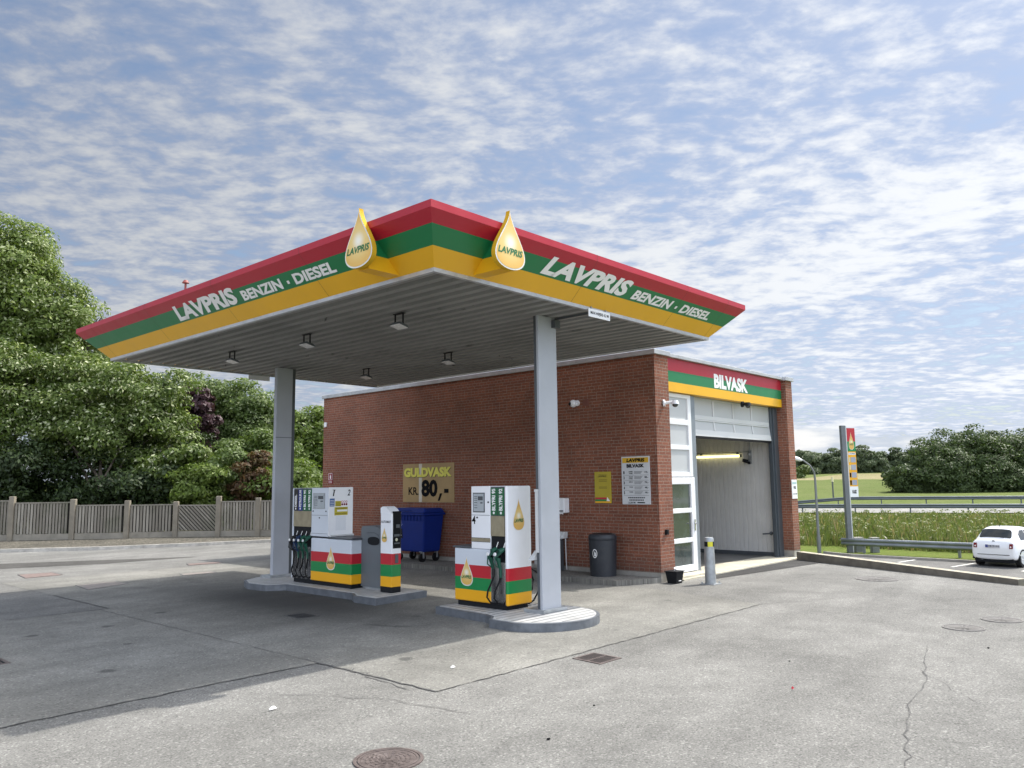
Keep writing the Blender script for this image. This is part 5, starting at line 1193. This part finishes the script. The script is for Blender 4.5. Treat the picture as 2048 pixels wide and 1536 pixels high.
LG = leafmat('russet_leaves', ((.055, .040, .014), (.105, .052, .022), (.065, .075, .020)), None)
LW = leafmat('wood_leaves', ((.036, .058, .020), (.06, .09, .028), (.10, .14, .048)), None, trans=.3)
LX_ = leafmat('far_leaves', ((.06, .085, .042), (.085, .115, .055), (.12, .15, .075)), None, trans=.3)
A_ = [(9.99, 44.13, 11.9, 3.4), (11.1, 42.6, 12.7, 2.2), (12.2, 41.75, 10.9, 2.0), (13.2, 40.95, 9.5, 1.7), (11.85, 42.66, 8.83, 3.0), (14.0, 40.1, 9.5, .9), (13.43, 41.23, 7.3, 2.3), (10.63, 44.48, 6.9, 3.2), (7.6, 45.5, 9.5, 3.4), (14.35, 39.66, 9.1, .5), (14.5, 39.6, 9.9, .28)]
tree('broadleaf_tree', 'tall pale green broadleaf tree rising at the left edge of the picture', 'tree', (10.8, 43.2, 0), A_, 52000, .094, LA, .30, 3, shell=.5)
B_ = [(13.33, 37.08, 5.9, 2.0), (14.95, 35.3, 5.85, 1.55), (15.63, 34.75, 4.7, .9), (14.51, 36.11, 4.1, 1.7), (12.3, 38.15, 4.79, 2.0), (11.0, 38.9, 6.4, 1.8)]
tree('flowering_tree', 'leaning tree flecked with pale leaves behind the fence, under the canopy corner', 'tree', (12.75, 34.95, 0), B_, 28000, .082, LB, .12, 5, shell=.5)
tree('elder_shrub', 'rounded shrub with creamy flowers below the purple tree', 'shrub', (15.6, 33.9, 0), [(15.52, 33.65, 3.2, .95), (15.3, 33.9, 2.2, 1.0)], 3600, .10, LB, .07, 11)
C_ = [(20.1, 41.49, 6.5, .95), (20.3, 41.46, 5.3, .85), (20.2, 41.77, 4.4, .85)]
tree('purple_tree', 'narrow dark purple leaved tree between the green trees', 'tree', (20.2, 41.6, 0), C_, 4200, .12, LC, .12, 13, shell=.5)
D_ = [(22.36, 43.41, 6.9, 1.35), (23.56, 42.17, 6.5, 1.35), (24.47, 41.47, 4.95, 1.4), (22.56, 43.62, 4.7, 1.5), (23.57, 42.61, 4.11, 2.0), (21.2, 44.5, 6.2, 1.3)]
tree('round_tree', 'round green tree behind the purple tree, left of the far column', 'tree', (23.2, 42.9, 0), D_, 22000, .092, LD, .2, 17, shell=.5)
E_ = [(24.79, 38.12, 4.9, 1.2), (25.72, 37.12, 4.75, 1.2), (25.21, 37.98, 3.15, 1.3), (24.0, 38.9, 3.9, 1.2), (26.4, 36.6, 3.4, 1.3)]
tree('garden_tree', 'light green tree between the far column and the brick wall', 'tree', (25.2, 37.9, 0), E_, 9500, .11, LE, .14, 19)
for k, (lb, bl, nn2, mt) in enumerate([
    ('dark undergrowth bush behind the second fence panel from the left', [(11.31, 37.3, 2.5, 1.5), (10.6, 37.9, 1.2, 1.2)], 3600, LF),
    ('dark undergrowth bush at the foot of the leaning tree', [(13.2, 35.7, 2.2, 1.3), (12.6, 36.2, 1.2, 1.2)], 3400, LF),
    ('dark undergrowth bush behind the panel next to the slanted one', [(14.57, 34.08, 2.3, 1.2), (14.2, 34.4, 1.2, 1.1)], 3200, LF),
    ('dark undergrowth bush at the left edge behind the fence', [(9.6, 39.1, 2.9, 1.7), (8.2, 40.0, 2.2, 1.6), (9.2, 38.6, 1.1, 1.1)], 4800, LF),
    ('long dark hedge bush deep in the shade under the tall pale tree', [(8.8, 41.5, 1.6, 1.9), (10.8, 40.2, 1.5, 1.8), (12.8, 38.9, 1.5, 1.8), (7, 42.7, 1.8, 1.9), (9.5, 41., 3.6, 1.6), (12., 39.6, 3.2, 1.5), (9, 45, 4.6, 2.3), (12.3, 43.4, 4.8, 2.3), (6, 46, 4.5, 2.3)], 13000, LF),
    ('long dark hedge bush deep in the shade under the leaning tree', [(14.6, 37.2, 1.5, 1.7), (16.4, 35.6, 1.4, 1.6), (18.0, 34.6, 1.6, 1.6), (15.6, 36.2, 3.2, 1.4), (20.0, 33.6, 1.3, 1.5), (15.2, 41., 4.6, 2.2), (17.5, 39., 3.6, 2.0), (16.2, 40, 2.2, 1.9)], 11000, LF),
    ('bright feathery bush behind the slanted fence panel', [(15.91, 31.92, 1.9, .85), (16.44, 31.28, 2.2, .75)], 3000, LE),
    ('russet bush left of the far column', [(17.61, 30.74, 2.4, .8), (17.3, 31.1, 1.8, .7)], 2300, LG),
    ('mid green bush between the feathery bush and the russet bush', [(17.0, 31.7, 2.7, .85), (16.9, 31.9, 1.7, .8)], 2600, LD),
    ('low green bush behind the far column and the left pump', [(18.5, 30.35, 2.1, 1.05), (19.5, 29.4, 1.9, 1.0), (20.7, 28.3, 1.8, 1.0)], 4300, LE),
    ('tall green bush right of the round tree, behind the russet bush', [(19.6, 33.2, 3.2, 1.2), (18.6, 34.2, 3.0, 1.1), (20.4, 32.4, 2.4, 1.1)], 4300, LD)]):
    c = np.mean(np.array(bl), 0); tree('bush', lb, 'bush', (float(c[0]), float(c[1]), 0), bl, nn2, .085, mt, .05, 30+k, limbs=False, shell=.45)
tree('broadleaf_tree', 'tree top showing over the car wash roof beside the near column', 'tree', (33.8, 31.0, -1.4), [(33.97, 30.6, 6.9, 1.3), (33.2, 31.4, 6.6, 1.2), (33.6, 31.2, 5.0, 1.8)], 4200, .13, LE, .2, 61)
# the wood at the right and the far tree line
WD = [(128.2, 35.6, 2.2, 2.9, 4.3), (129.6, 33.6, 2.6, 3.3, 6.2), (131.6, 31.4, 2.8, 3.7, 7.3), (134.0, 28.8, 2.8, 3.7, 7.4), (136.4, 26.3, 2.6, 3.6, 6.6), (138.6, 23.7, 2.7, 3.8, 7.6), (140.6, 20.6, 2.7, 3.7, 7.0), (142.5, 17.4, 2.7, 3.8, 7.2), (131.0, 26.5, 2.3, 3.4, 5.4), (135.5, 21.5, 2.4, 3.4, 5.6), (128.6, 31.0, 2.0, 3.2, 4.6)]
names_w = ['leftmost low tree of the dark wood on the right', 'second tree from the left in the dark wood', 'third tree from the left in the dark wood, near its highest part', 'fourth tree from the left in the dark wood, near its highest part', 'fifth tree from the left in the dark wood, above the car', 'sixth tree from the left in the dark wood, tall and near the right edge', 'seventh tree from the left in the dark wood, at the right edge', 'last tree of the dark wood, mostly beyond the right edge', 'front tree of the wood with foliage down to the field, centre', 'front tree of the wood with foliage down to the field, right', 'front tree of the wood with foliage down to the field, left']
for k, (x, y, z0, r_, zt) in enumerate(WD):
    zg = float(tz(x, y)); g = np.random.default_rng(100+k); bl = [(x, y, zt-.8, r_*.72), (x+g.normal()*1.0, y+g.normal()*1.0, zt-3.0, r_*.95), (x+g.normal()*.9, y+g.normal()*.9, zt-4.8, r_*.9), (x, y, zg+1.6, r_*.85), (x+1.3, y-1.5, zt-1.8, r_*.6)]
    tree('wood_tree', names_w[k], 'tree', (x, y, zg), bl, 8500, .20, LW, .25, 100+k, 'trees of the dark wood on the right', limbs=False, shell=.6)
FT = [(220.5, 94.5, 3.0, 6.2), (222.5, 91.6, 3.3, 6.6), (225.0, 88.9, 2.8, 5.8), (226.9, 86.6, 2.7, 5.6), (229.2, 84.1, 3.0, 6.4), (231.2, 81.8, 3.4, 7.0), (233.5, 79.4, 3.1, 6.6), (235.9, 76.8, 2.9, 5.8), (238.0, 74.3, 2.8, 5.8), (240.0, 72.0, 3.0, 6.4), (242.0, 69.6, 3.2, 6.6), (243.9, 66.8, 3.4, 6.8), (246, 63.5, 3.4, 6.8), (248, 60, 3.4, 6.8)]
wh_ = ['nearest the brick pier', 'second from the brick pier', 'third from the brick pier', 'fourth from the brick pier, above the lamp post', 'just left of the price pylon', 'behind the price pylon', 'just right of the price pylon', 'second right of the price pylon', 'third right of the price pylon', 'above the crop field', 'left of the pale barn roof', 'behind the pale barn roof', 'half hidden by the dark wood', 'behind the dark wood']
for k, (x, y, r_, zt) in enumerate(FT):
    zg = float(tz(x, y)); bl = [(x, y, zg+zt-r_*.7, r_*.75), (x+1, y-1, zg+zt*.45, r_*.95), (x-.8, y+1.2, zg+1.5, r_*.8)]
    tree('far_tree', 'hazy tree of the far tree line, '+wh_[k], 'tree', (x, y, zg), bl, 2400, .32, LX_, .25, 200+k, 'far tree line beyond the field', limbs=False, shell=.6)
tree('field_bush', 'single small round bush standing in the pale crop field', 'bush', (177, 55, float(tz(177, 55))), [(177, 55, float(tz(177, 55))+.8, 1.0)], 300, .3, LW, .08, 240, limbs=False)
tree('far_bush', 'low green bush at the far edge of the field next to the brick pier', 'bush', (196, 81.5, float(tz(196, 81.5))), [(196, 81.5, float(tz(196, 81.5))+1.3, 1.9), (194, 83.5, float(tz(194, 83.5))+1.1, 1.6)], 800, .36, LD, .1, 241, limbs=False)
# barn roof
br = thing('barn', 'pale grey barn roof between the far trees and the dark wood', 'barn', (222, 62.5, 3.2))
zg = float(tz(222, 62.5)); U = Vector((.67, -.74, 0)); Vv = Vector((.74, .67, 0)); o0 = Vector((219.3, 66.2, 0))
def bp_(u, v, z): p = o0+U*u+Vv*v; return (p.x, p.y, z)
a = MB(); a.add([bp_(.3, 0, 2.4), bp_(10, 0, 2.4), bp_(10, 7, 2.4), bp_(.3, 7, 2.4), bp_(.3, 0, 3.5), bp_(10, 0, 3.5), bp_(10, 7, 3.5), bp_(.3, 7, 3.5)], [(0, 1, 5, 4), (1, 2, 6, 5), (2, 3, 7, 6), (3, 0, 4, 7)]); a.build('wall', mat('barn_boards', (.12, .10, .08), .9), br)
a = MB(); a.add([bp_(-.2, -.4, 3.45), bp_(10.3, -.4, 3.45), bp_(10.3, 3.5, 5.2), bp_(3.0, 3.5, 5.2), bp_(-.2, 7.4, 3.45), bp_(10.3, 7.4, 3.45)], [(0, 1, 2, 3), (3, 2, 5, 4), (0, 3, 4), (1, 5, 2), (0, 4, 5, 1)]); a.build('roof', mat('barn_roof', (.42, .44, .47), .6), br)

# ================================================================== WEEDS ON THE BANK
def weeds():
    g = np.random.default_rng(5); n = 52000
    x = 41.6+g.uniform(size=n)**1.25*27; y = g.uniform(-4, 42, n)
    q = .939*x+.344*y; ok = (q < 69.3) & (x > 41.2+.5*np.sin(y*1.7)+.3*np.sin(y*4.1)) & (y > .1*x+1) & (y < .55*x+4)
    x, y, q = x[ok], y[ok], q[ok]; n = len(x)
    patch = .5+.5*np.sin(x*.61+1.3*np.sin(y*.43))*np.sin(y*.83+x*.21)
    tall = np.where(g.uniform(size=n) > .95, 1.25, .9); h = np.interp(q, [44, 50, 62, 69.5], [.85, .75, .45, .24])*g.uniform(.45, 1.2, n)*(.55+.75*patch)*tall
    w_ = g.uniform(.018, .045, n)*np.interp(q, [44, 69], [1, 1.6]); z = tz(x, y); a = g.uniform(0, 6.28, n); lean = g.normal(0, .16, (n, 2))*h[:, None]
    dx_, dy_ = np.cos(a)*w_, np.sin(a)*w_
    v = np.stack([np.stack([x-dx_, y-dy_, z-.03], 1), np.stack([x+dx_, y+dy_, z-.03], 1), np.stack([x+dx_*.7+lean[:, 0]*.45, y+dy_*.7+lean[:, 1]*.45, z+h*.6], 1), np.stack([x+lean[:, 0], y+lean[:, 1], z+h], 1)], 1)
    return v.reshape(-1, 3), np.arange(n*4).reshape(-1, 4), (x, y, z, h)
v, f, (wx, wy, wz, wh) = weeds()
WEED = leafmat('weed_blades', ((.070, .100, .026), (.12, .155, .042), (.20, .21, .085)), (.28, .22, .12), .16, trans=.35)
me = bpy.data.meshes.new('tall_weeds'); me.vertices.add(len(v)); me.vertices.foreach_set('co', v.astype('f').ravel()); me.loops.add(f.size); me.loops.foreach_set('vertex_index', f.ravel().astype('i')); me.polygons.add(len(f)); me.polygons.foreach_set('loop_start', np.arange(0, f.size, 4).astype('i')); me.materials.append(WEED); me.update(calc_edges=True); me.validate()
struct(col_new(bpy.data.objects.new('tall_weeds', me)), 'stuff')
g = np.random.default_rng(9); sel = g.choice(len(wx), 900, replace=False); bl = [(wx[i], wy[i], wz[i]+wh[i]*.70, .34) for i in sel]
hb = thing('weed_leaves_tmp', 'x', 'x', (50, 15, -1.4)); vv, ff = foliage(bl, 11000, .075, seed=77, per=2, clump=.22, lpc=9)
ob = leafmesh('broad_leaved_weeds', vv, ff, leafmat('dock_leaves', ((.09, .12, .03), (.14, .17, .05), (.22, .21, .10)), (.42, .40, .28), .10), hb); ob.parent = None; ob.location = (50, 15, -1.4); struct(ob, 'stuff'); bpy.data.objects.remove(hb)

# ================================================================== GUARDRAILS
def rail(label, pts, h, mt, post_step, zfun, flip=1, endtaper=False):
    P = [Vector((x, y, 0)) for x, y in pts]; c = P[0].lerp(P[-1], .5)
    t = thing('guardrail', label, 'guardrail', (c.x, c.y, zfun(c.x, c.y)))
    prof = [(-.155, 0), (-.11, .05), (-.06, .05), (-.02, .0), (.02, .0), (.06, .05), (.11, .05), (.155, 0)]
    S_ = [0.]
    for a, b in zip(P[:-1], P[1:]): S_.append(S_[-1]+(b-a).length)
    def at(s):
        for k in range(len(P)-1):
            if s <= S_[k+1] or k == len(P)-2:
                f_ = (s-S_[k])/(S_[k+1]-S_[k]); p = P[k].lerp(P[k+1], f_); d = (P[k+1]-P[k]).normalized(); return p, d
    n = max(2, int(S_[-1]/1.0)); vs = []; fs = []
    for i in range(n+1):
        s = S_[-1]*i/n; p, d = at(s); nr = Vector((d.y, -d.x, 0))*flip; zg = zfun(p.x, p.y)
        hh = h-.155 
        if endtaper and s < 6: hh = .16+(hh-.16)*s/6
        for dz_, dn in prof: q = p+nr*dn; vs.append((q.x, q.y, zg+hh+dz_))
    m_ = len(prof)
    for i in range(n):
        for j in range(m_-1): fs.append((i*m_+j, i*m_+j+1, (i+1)*m_+j+1, (i+1)*m_+j))
    a = MB(); a.add(vs, fs); o = a.build('beam', mt, t, smooth=True, ang=60); sm = o.modifiers.new('thickness', 'SOLIDIFY'); sm.thickness = .02
    s = 1.0
    while s < S_[-1]:
        p, d = at(s); nr = Vector((d.y, -d.x, 0))*flip; zg = zfun(p.x, p.y); b = MB(Matrix(((d.x, nr.x, 0, p.x), (d.y, nr.y, 0, p.y), (0, 0, 1, zg), (0, 0, 0, 1))))
        top = h-.1 if not (endtaper and s < 6) else .2+(h-.3)*s/6
        b.box(-.05, .05, -.14, -.02, -.3, top); b.build('post', mt, t); s += post_step
    return t
fz = lambda x, y: float(tz(x, y))
RAIL = mat('galvanised_rail', (.22, .24, .26), .45, .55, var=.12, scale=1.5, grime=.2); RAILD = mat('dull_rail', (.10, .115, .13), .5, .45, var=.12, scale=1.)
rail('near galvanised guardrail behind the white car and the utility boxes', [(38.85, 14.35), (38.8, 11.9), (38.77, 9.86), (38.7, 5.5), (38.6, 0)], .66, RAIL, 4.0, fz)
rail('dark guardrail along the near edge of the main road', [qpt(70.7, s) for s in (60, 30, 10, -15, -45)], .76, RAILD, 4.0, fz)
rail('dark guardrail on the far side of the main road with a sloping end', [qpt(88.5, s) for s in (5.3, -2, -15, -60)], .80, RAILD, 4.0, fz, endtaper=True)

# utility boxes behind the near rail
for (x, y), lb in (((39.35, 13.75), 'left grey utility box behind the near guardrail at the pylon foot'), ((39.6, 13.1), 'right grey utility box behind the near guardrail')):
    t = thing('utility_box', lb, 'utility box', (x, y, fz(x, y))); z = fz(x, y)
    T_ = Matrix.Translation((x, y, z)) @ Matrix.Rotation(R(-42), 4, 'Z')
    a = MB(T_); a.box(-.17, .17, -.13, .13, 0, .66); a.build('cabinet', mat('cabinet_shell', (.20, .215, .21), .6), t, bevel=.015)
    a = MB(T_); a.box(-.19, .19, -.15, .15, .661, .70); a.build('cap', CONC, t); a = MB(T_); a.box(-.14, .14, -.137, -.131, .08, .60); a.build('door', mat('cabinet_door', (.16, .175, .17), .6), t)
# price pylon
zp = fz(39.2, 13.9)
t = thing('price_pylon', 'tall slim price pylon with drop emblem and four grey price windows', 'price sign', (39.2, 13.9, zp))
PT = Matrix.Translation((38.98, 13.93, 0)) @ Matrix.Rotation(R(-30), 4, 'Z')
MB(PT).box(-.17, .075, 0, .16, zp, 4.56).build('mast', mat('pylon_mast', (.15, .16, .175), .45, .4), t, bevel=.01)
MB(PT).box(.076, .125, .01, .15, zp, 4.53).build('edge_rail', LGRY, t)
px0, px1, py_ = .13, .60, .02
ps = MB(PT); ps.box(px0, px1, py_, py_+.14, 1.16, 4.44); pso = ps.build('panel', YEL2, t)
a = MB(PT); a.box(px0+.0, px1, py_-.006, py_-.001, 3.80, 4.44, 0); a.box(px0, px1, py_-.006, py_-.001, 3.32, 3.80, 1); a.build('colour_field', [RED2, GRN2], pso); MB(PT).box(px0, px1, py_-.006, py_-.001, 1.16, 1.66).build('wash_field', WHT, pso); MB(PT).box(px0+.03, px1-.03, py_-.006, py_-.001, 3.16, 3.26).build('name_field', WHT, pso)
R3 = PT.to_3x3(); bpt = PT @ Vector(((px0+px1)/2, py_-.008, 3.40)); drop_emblem(t, bpt, R3 @ Vector((1, 0, 0)), (0, 0, 1), .30, .86, .006, rim=.03, name='drop_emblem', flat=True)
a = MB(PT)
for k in range(4): a.box(px0+.15, px1-.04, py_-.008, py_-.001, 2.80-k*.36, 3.05-k*.36)
a.build('price_window', mat('grey_price_window', (.33, .35, .42), .3), pso)
a = MB(PT)
for k in range(4): a.box(px0+.035, px0+.12, py_-.008, py_-.001, 2.81-k*.36, 3.03-k*.36, 0 if k > 1 else 1)
a.text('LAVPRIS', (px0+.05, py_-.006, 3.185), (1, 0, 0), UP, .36, .05, bold=.03); a.text('VASK', (px0+.09, py_-.006, 1.32), (1, 0, 0), UP, .30, .18, bold=.04, shear=.1)
a.build('lettering', [BLKL, mat('pale_lettering', (.6, .55, .35), .5)], pso)
# street lamp and marker post
z = fz(37.9, 15.05)
t = thing('street_lamp', 'slim grey street lamp with curved arm beside the brick pier', 'street lamp', (37.9, 15.05, z))
a = MB(); a.cyl((37.9, 15.05, z-.3), (37.9, 15.05, z+.75), .095, .09, 14); a.tube([(37.9, 15.05, z+.7), (37.9, 15.05, 2.0), (37.88, 15.07, 2.35), (37.75, 15.2, 2.68), (37.5, 15.45, 2.95)], [.07, .05, .045, .04, .035], 12); a.build('pole', mat('lamp_pole', (.19, .20, .20), .5, .4), t, smooth=True)
a = MB(Matrix.Translation((37.28, 15.68, 3.02)) @ Matrix.Rotation(R(-46), 4, 'Z') @ Matrix.Rotation(R(18), 4, 'Y')); a.ball((0, 0, 0), (.36, .13, .10), 16, 8); a.build('lamp_head', WHT, t, smooth=True)
z = fz(96.6, 36.3)
t = thing('marker_post', 'thin post with a pale top standing in the green field', 'post', (96.6, 36.3, z))
MB().cyl((96.6, 36.3, z-.1), (96.6, 36.3, 1.75), .09, n=10).build('pole', DARKST, t, smooth=True); MB().cyl((96.6, 36.3, 1.75), (96.6, 36.3, 2.3), .15, .10, 12).build('head', mat('pale_post_head', (.6, .55, .35), .5), t, smooth=True)

# ================================================================== WHITE CAR
CT = Matrix.Translation((35.1, 7.30, -1.365)) @ Matrix.Rotation(R(-10), 4, 'Z')
car = thing('car', 'white rounded hatchback seen from behind in the lower parking bay', 'car', (36.7, 7.0, -1.365))
ST = [  # s, top, roof half width at the top, widest half width, bottom
    (0.00, .66, .50, .62, .34), (.03, .80, .58, .74, .28), (.09, .93, .61, .79, .25), (.18, 1.02, .60, .812, .23), (.27, 1.085, .575, .818, .22), (.40, 1.24, .555, .82, .22), (.53, 1.38, .53, .82, .22), (.66, 1.445, .515, .82, .22), (.85, 1.475, .515, .82, .21),
    (1.1, 1.487, .52, .815, .20), (1.6, 1.48, .525, .815, .20), (2.0, 1.43, .52, .815, .20), (2.35, 1.26, .545, .815, .20), (2.75, 1.00, .62, .81, .20), (3.1, .93, .60, .79, .22), (3.4, .80, .52, .72, .26), (3.55, .58, .40, .56, .32)]
cm_ = MB(CT); m_ = None; rows_ = []
for s, zt, rw, ww, zb_ in ST:
    belt = min(zt-.03, .93); ring = []
    half = [(ww*.86, zb_), (ww*.96, zb_+.10), (ww, .52), (ww*.985, min(.72, zt-.06)), (max(rw, ww*.955) if zt < 1.1 else ww*.94, belt)]
    if zt >= 1.1: half += [(ww*.90, .98+(zt-.98)*.12), (rw+(ww*.88-rw)*.42, .98+(zt-.98)*.60), (rw+.025, zt-.075), (rw-.06, zt-.015), (rw*.45, zt)]
    else: half += [(rw*1.0, zt-.022), (rw*.92, zt-.014), (rw*.8, zt-.008), (rw*.6, zt-.003), (rw*.3, zt)]
    ring = [(s, -y, z) for y, z in half]+[(s, y, z) for y, z in half[::-1]]; rows_.append(ring)
m_ = len(rows_[0])
vs = [v for r_ in rows_ for v in r_]; fs = []
for i in range(len(rows_)-1):
    for j in range(m_-1): fs.append((i*m_+j, (i+1)*m_+j, (i+1)*m_+j+1, i*m_+j+1))
    fs.append((i*m_+m_-1, (i+1)*m_+m_-1, (i+1)*m_, i*m_))
fs.append(tuple(range(m_))); fs.append(tuple((len(rows_)-1)*m_+k for k in range(m_))[::-1])
cm_.add(vs, fs); body = cm_.build('body', CARW, car, smooth=True, ang=50); body.modifiers.new('subdivision', 'SUBSURF').levels = 1; body.modifiers['subdivision'].render_levels = 2
a = MB(CT)
def tops(s):
    for (s0, z0, r0, *_), (s1, z1, r1, *_) in zip(ST[:-1], ST[1:]):
        if s0 <= s <= s1: f_ = (s-s0)/(s1-s0); return z0+(z1-z0)*f_, r0+(r1-r0)*f_
L_ = []
for k in range(9):
    s_ = .275+(.545-.275)*k/8; z, r_ = tops(s_); hw = .575-.055*k/8-(.05 if k in (0, 8) else .012 if k in (1, 7) else 0)
    L_.append([(s_-.018, y_, z+.010-.07*abs(y_/.6)**4) for y_ in (-hw, -hw*.82, -hw*.4, 0, hw*.4, hw*.82, hw)])
vs = [v for r_ in L_ for v in r_]; fs = [(i*7+j, i*7+j+1, (i+1)*7+j+1, (i+1)*7+j) for i in range(8) for j in range(6)]
a.add(vs, fs); a.build('rear_window', GLS, car, smooth=True)
a = MB(CT)
for sg in (-1, 1):
    q = [(.62, .742, 1.00), (1.15, .748, 1.00), (1.15, .63, 1.36), (.80, .625, 1.345)]; q2 = [(1.2, .748, 1.00), (2.30, .755, 1.00), (1.95, .65, 1.34), (1.2, .632, 1.365)]
    for qq in (q, q2): a.add([(x, sg*(y+.012), z) for x, y, z in qq], [(0, 1, 2, 3) if sg < 0 else (3, 2, 1, 0)])
a.build('side_window', GLS, car)
for sg in (-1, 1):
    a = MB(CT); a.prism([(.0, sg*.56, .70), (.0, sg*.69, .70), (.03, sg*.685, .88), (.03, sg*.575, .88)], (.16, 0, 0)); tlp = a.build('tail_light', TAIL, car, bevel=.03, seg=3)
    a = MB(CT); a.cyl((-.008, sg*.62, .765), (.002, sg*.62, .765), .028, n=12); a.build('reversing_lamp', LET, tlp, smooth=True)
a = MB(CT); a.box(-.012, .05, -.26, .26, .72, .83); pl_ = a.build('number_plate', mat('plate_white', (.55, .56, .60), .4), car)
a = MB(CT); a.box(-.015, -.0125, .16, .258, .723, .827, 1); a.text('DB 35 410', (-.0125, .14, .74), (0, -1, 0), (0, 0, 1), .37, .07, bold=.02, off=.002); a.v = a.v; a.build('characters', [BLKL, mat('plate_blue', (.05, .07, .25), .4)], pl_)
a = MB(CT); a.box(-.014, .05, -.56, .56, .452, .468); a.build('bumper_strip', BLK, car)
a = MB(CT); a.cyl((.135, 0, .955), (.105, 0, .945), .045, n=16); a.build('badge', DARKST, car, smooth=True)
a = MB(CT); a.tube([(.285, .05, 1.125), (.25, -.32, 1.095)], .008, 6); a.build('wiper', BLK, car)
a = MB(CT); a.box(.05, 3.4, -.66, .66, .17, .34); a.build('underbody', BLK, car)
a = MB(CT); a.cyl((.0, .42, .27), (.2, .42, .27), .03, n=10); a.build('exhaust', DARKST, car)
a = MB(CT); a.tube([(.80, 0, 1.465), (.72, 0, 1.55)], [.012, .006], 6); a.build('aerial', BLK, car)
for s in (.58, 2.88):
    for sg in (-1, 1):
        a = MB(CT); a.cyl((s, sg*.62, .285), (s, sg*.80, .285), .285, n=28); wo_ = a.build('wheel', TYRE, car, smooth=True)
        a = MB(CT); a.cyl((s, sg*.80, .285), (s, sg*.812, .285), .19, .17, 20)
        for k in range(6): c, q = math.cos(k*math.pi/3), math.sin(k*math.pi/3); a.tube([(s, sg*.815, .285), (s+c*.18, sg*.815, .285+q*.18)], .02, 6)
        a.build('rim', LGRY, wo_)
        a = MB(CT); a.tube([(s+.35*math.cos(R(t_)), sg*.802, .285+.35*math.sin(R(t_))) for t_ in range(-10, 200, 15)], .035, 6); a.build('wheel_arch', BLK, car)
for sg in (-1, 1):
    a = MB(CT); a.ball((2.15, sg*.90, 1.02), (.07, .10, .07), 10, 6); a.build('mirror', CARW, car, smooth=True)

S.render.resolution_x, S.render.resolution_y = 1024, 768
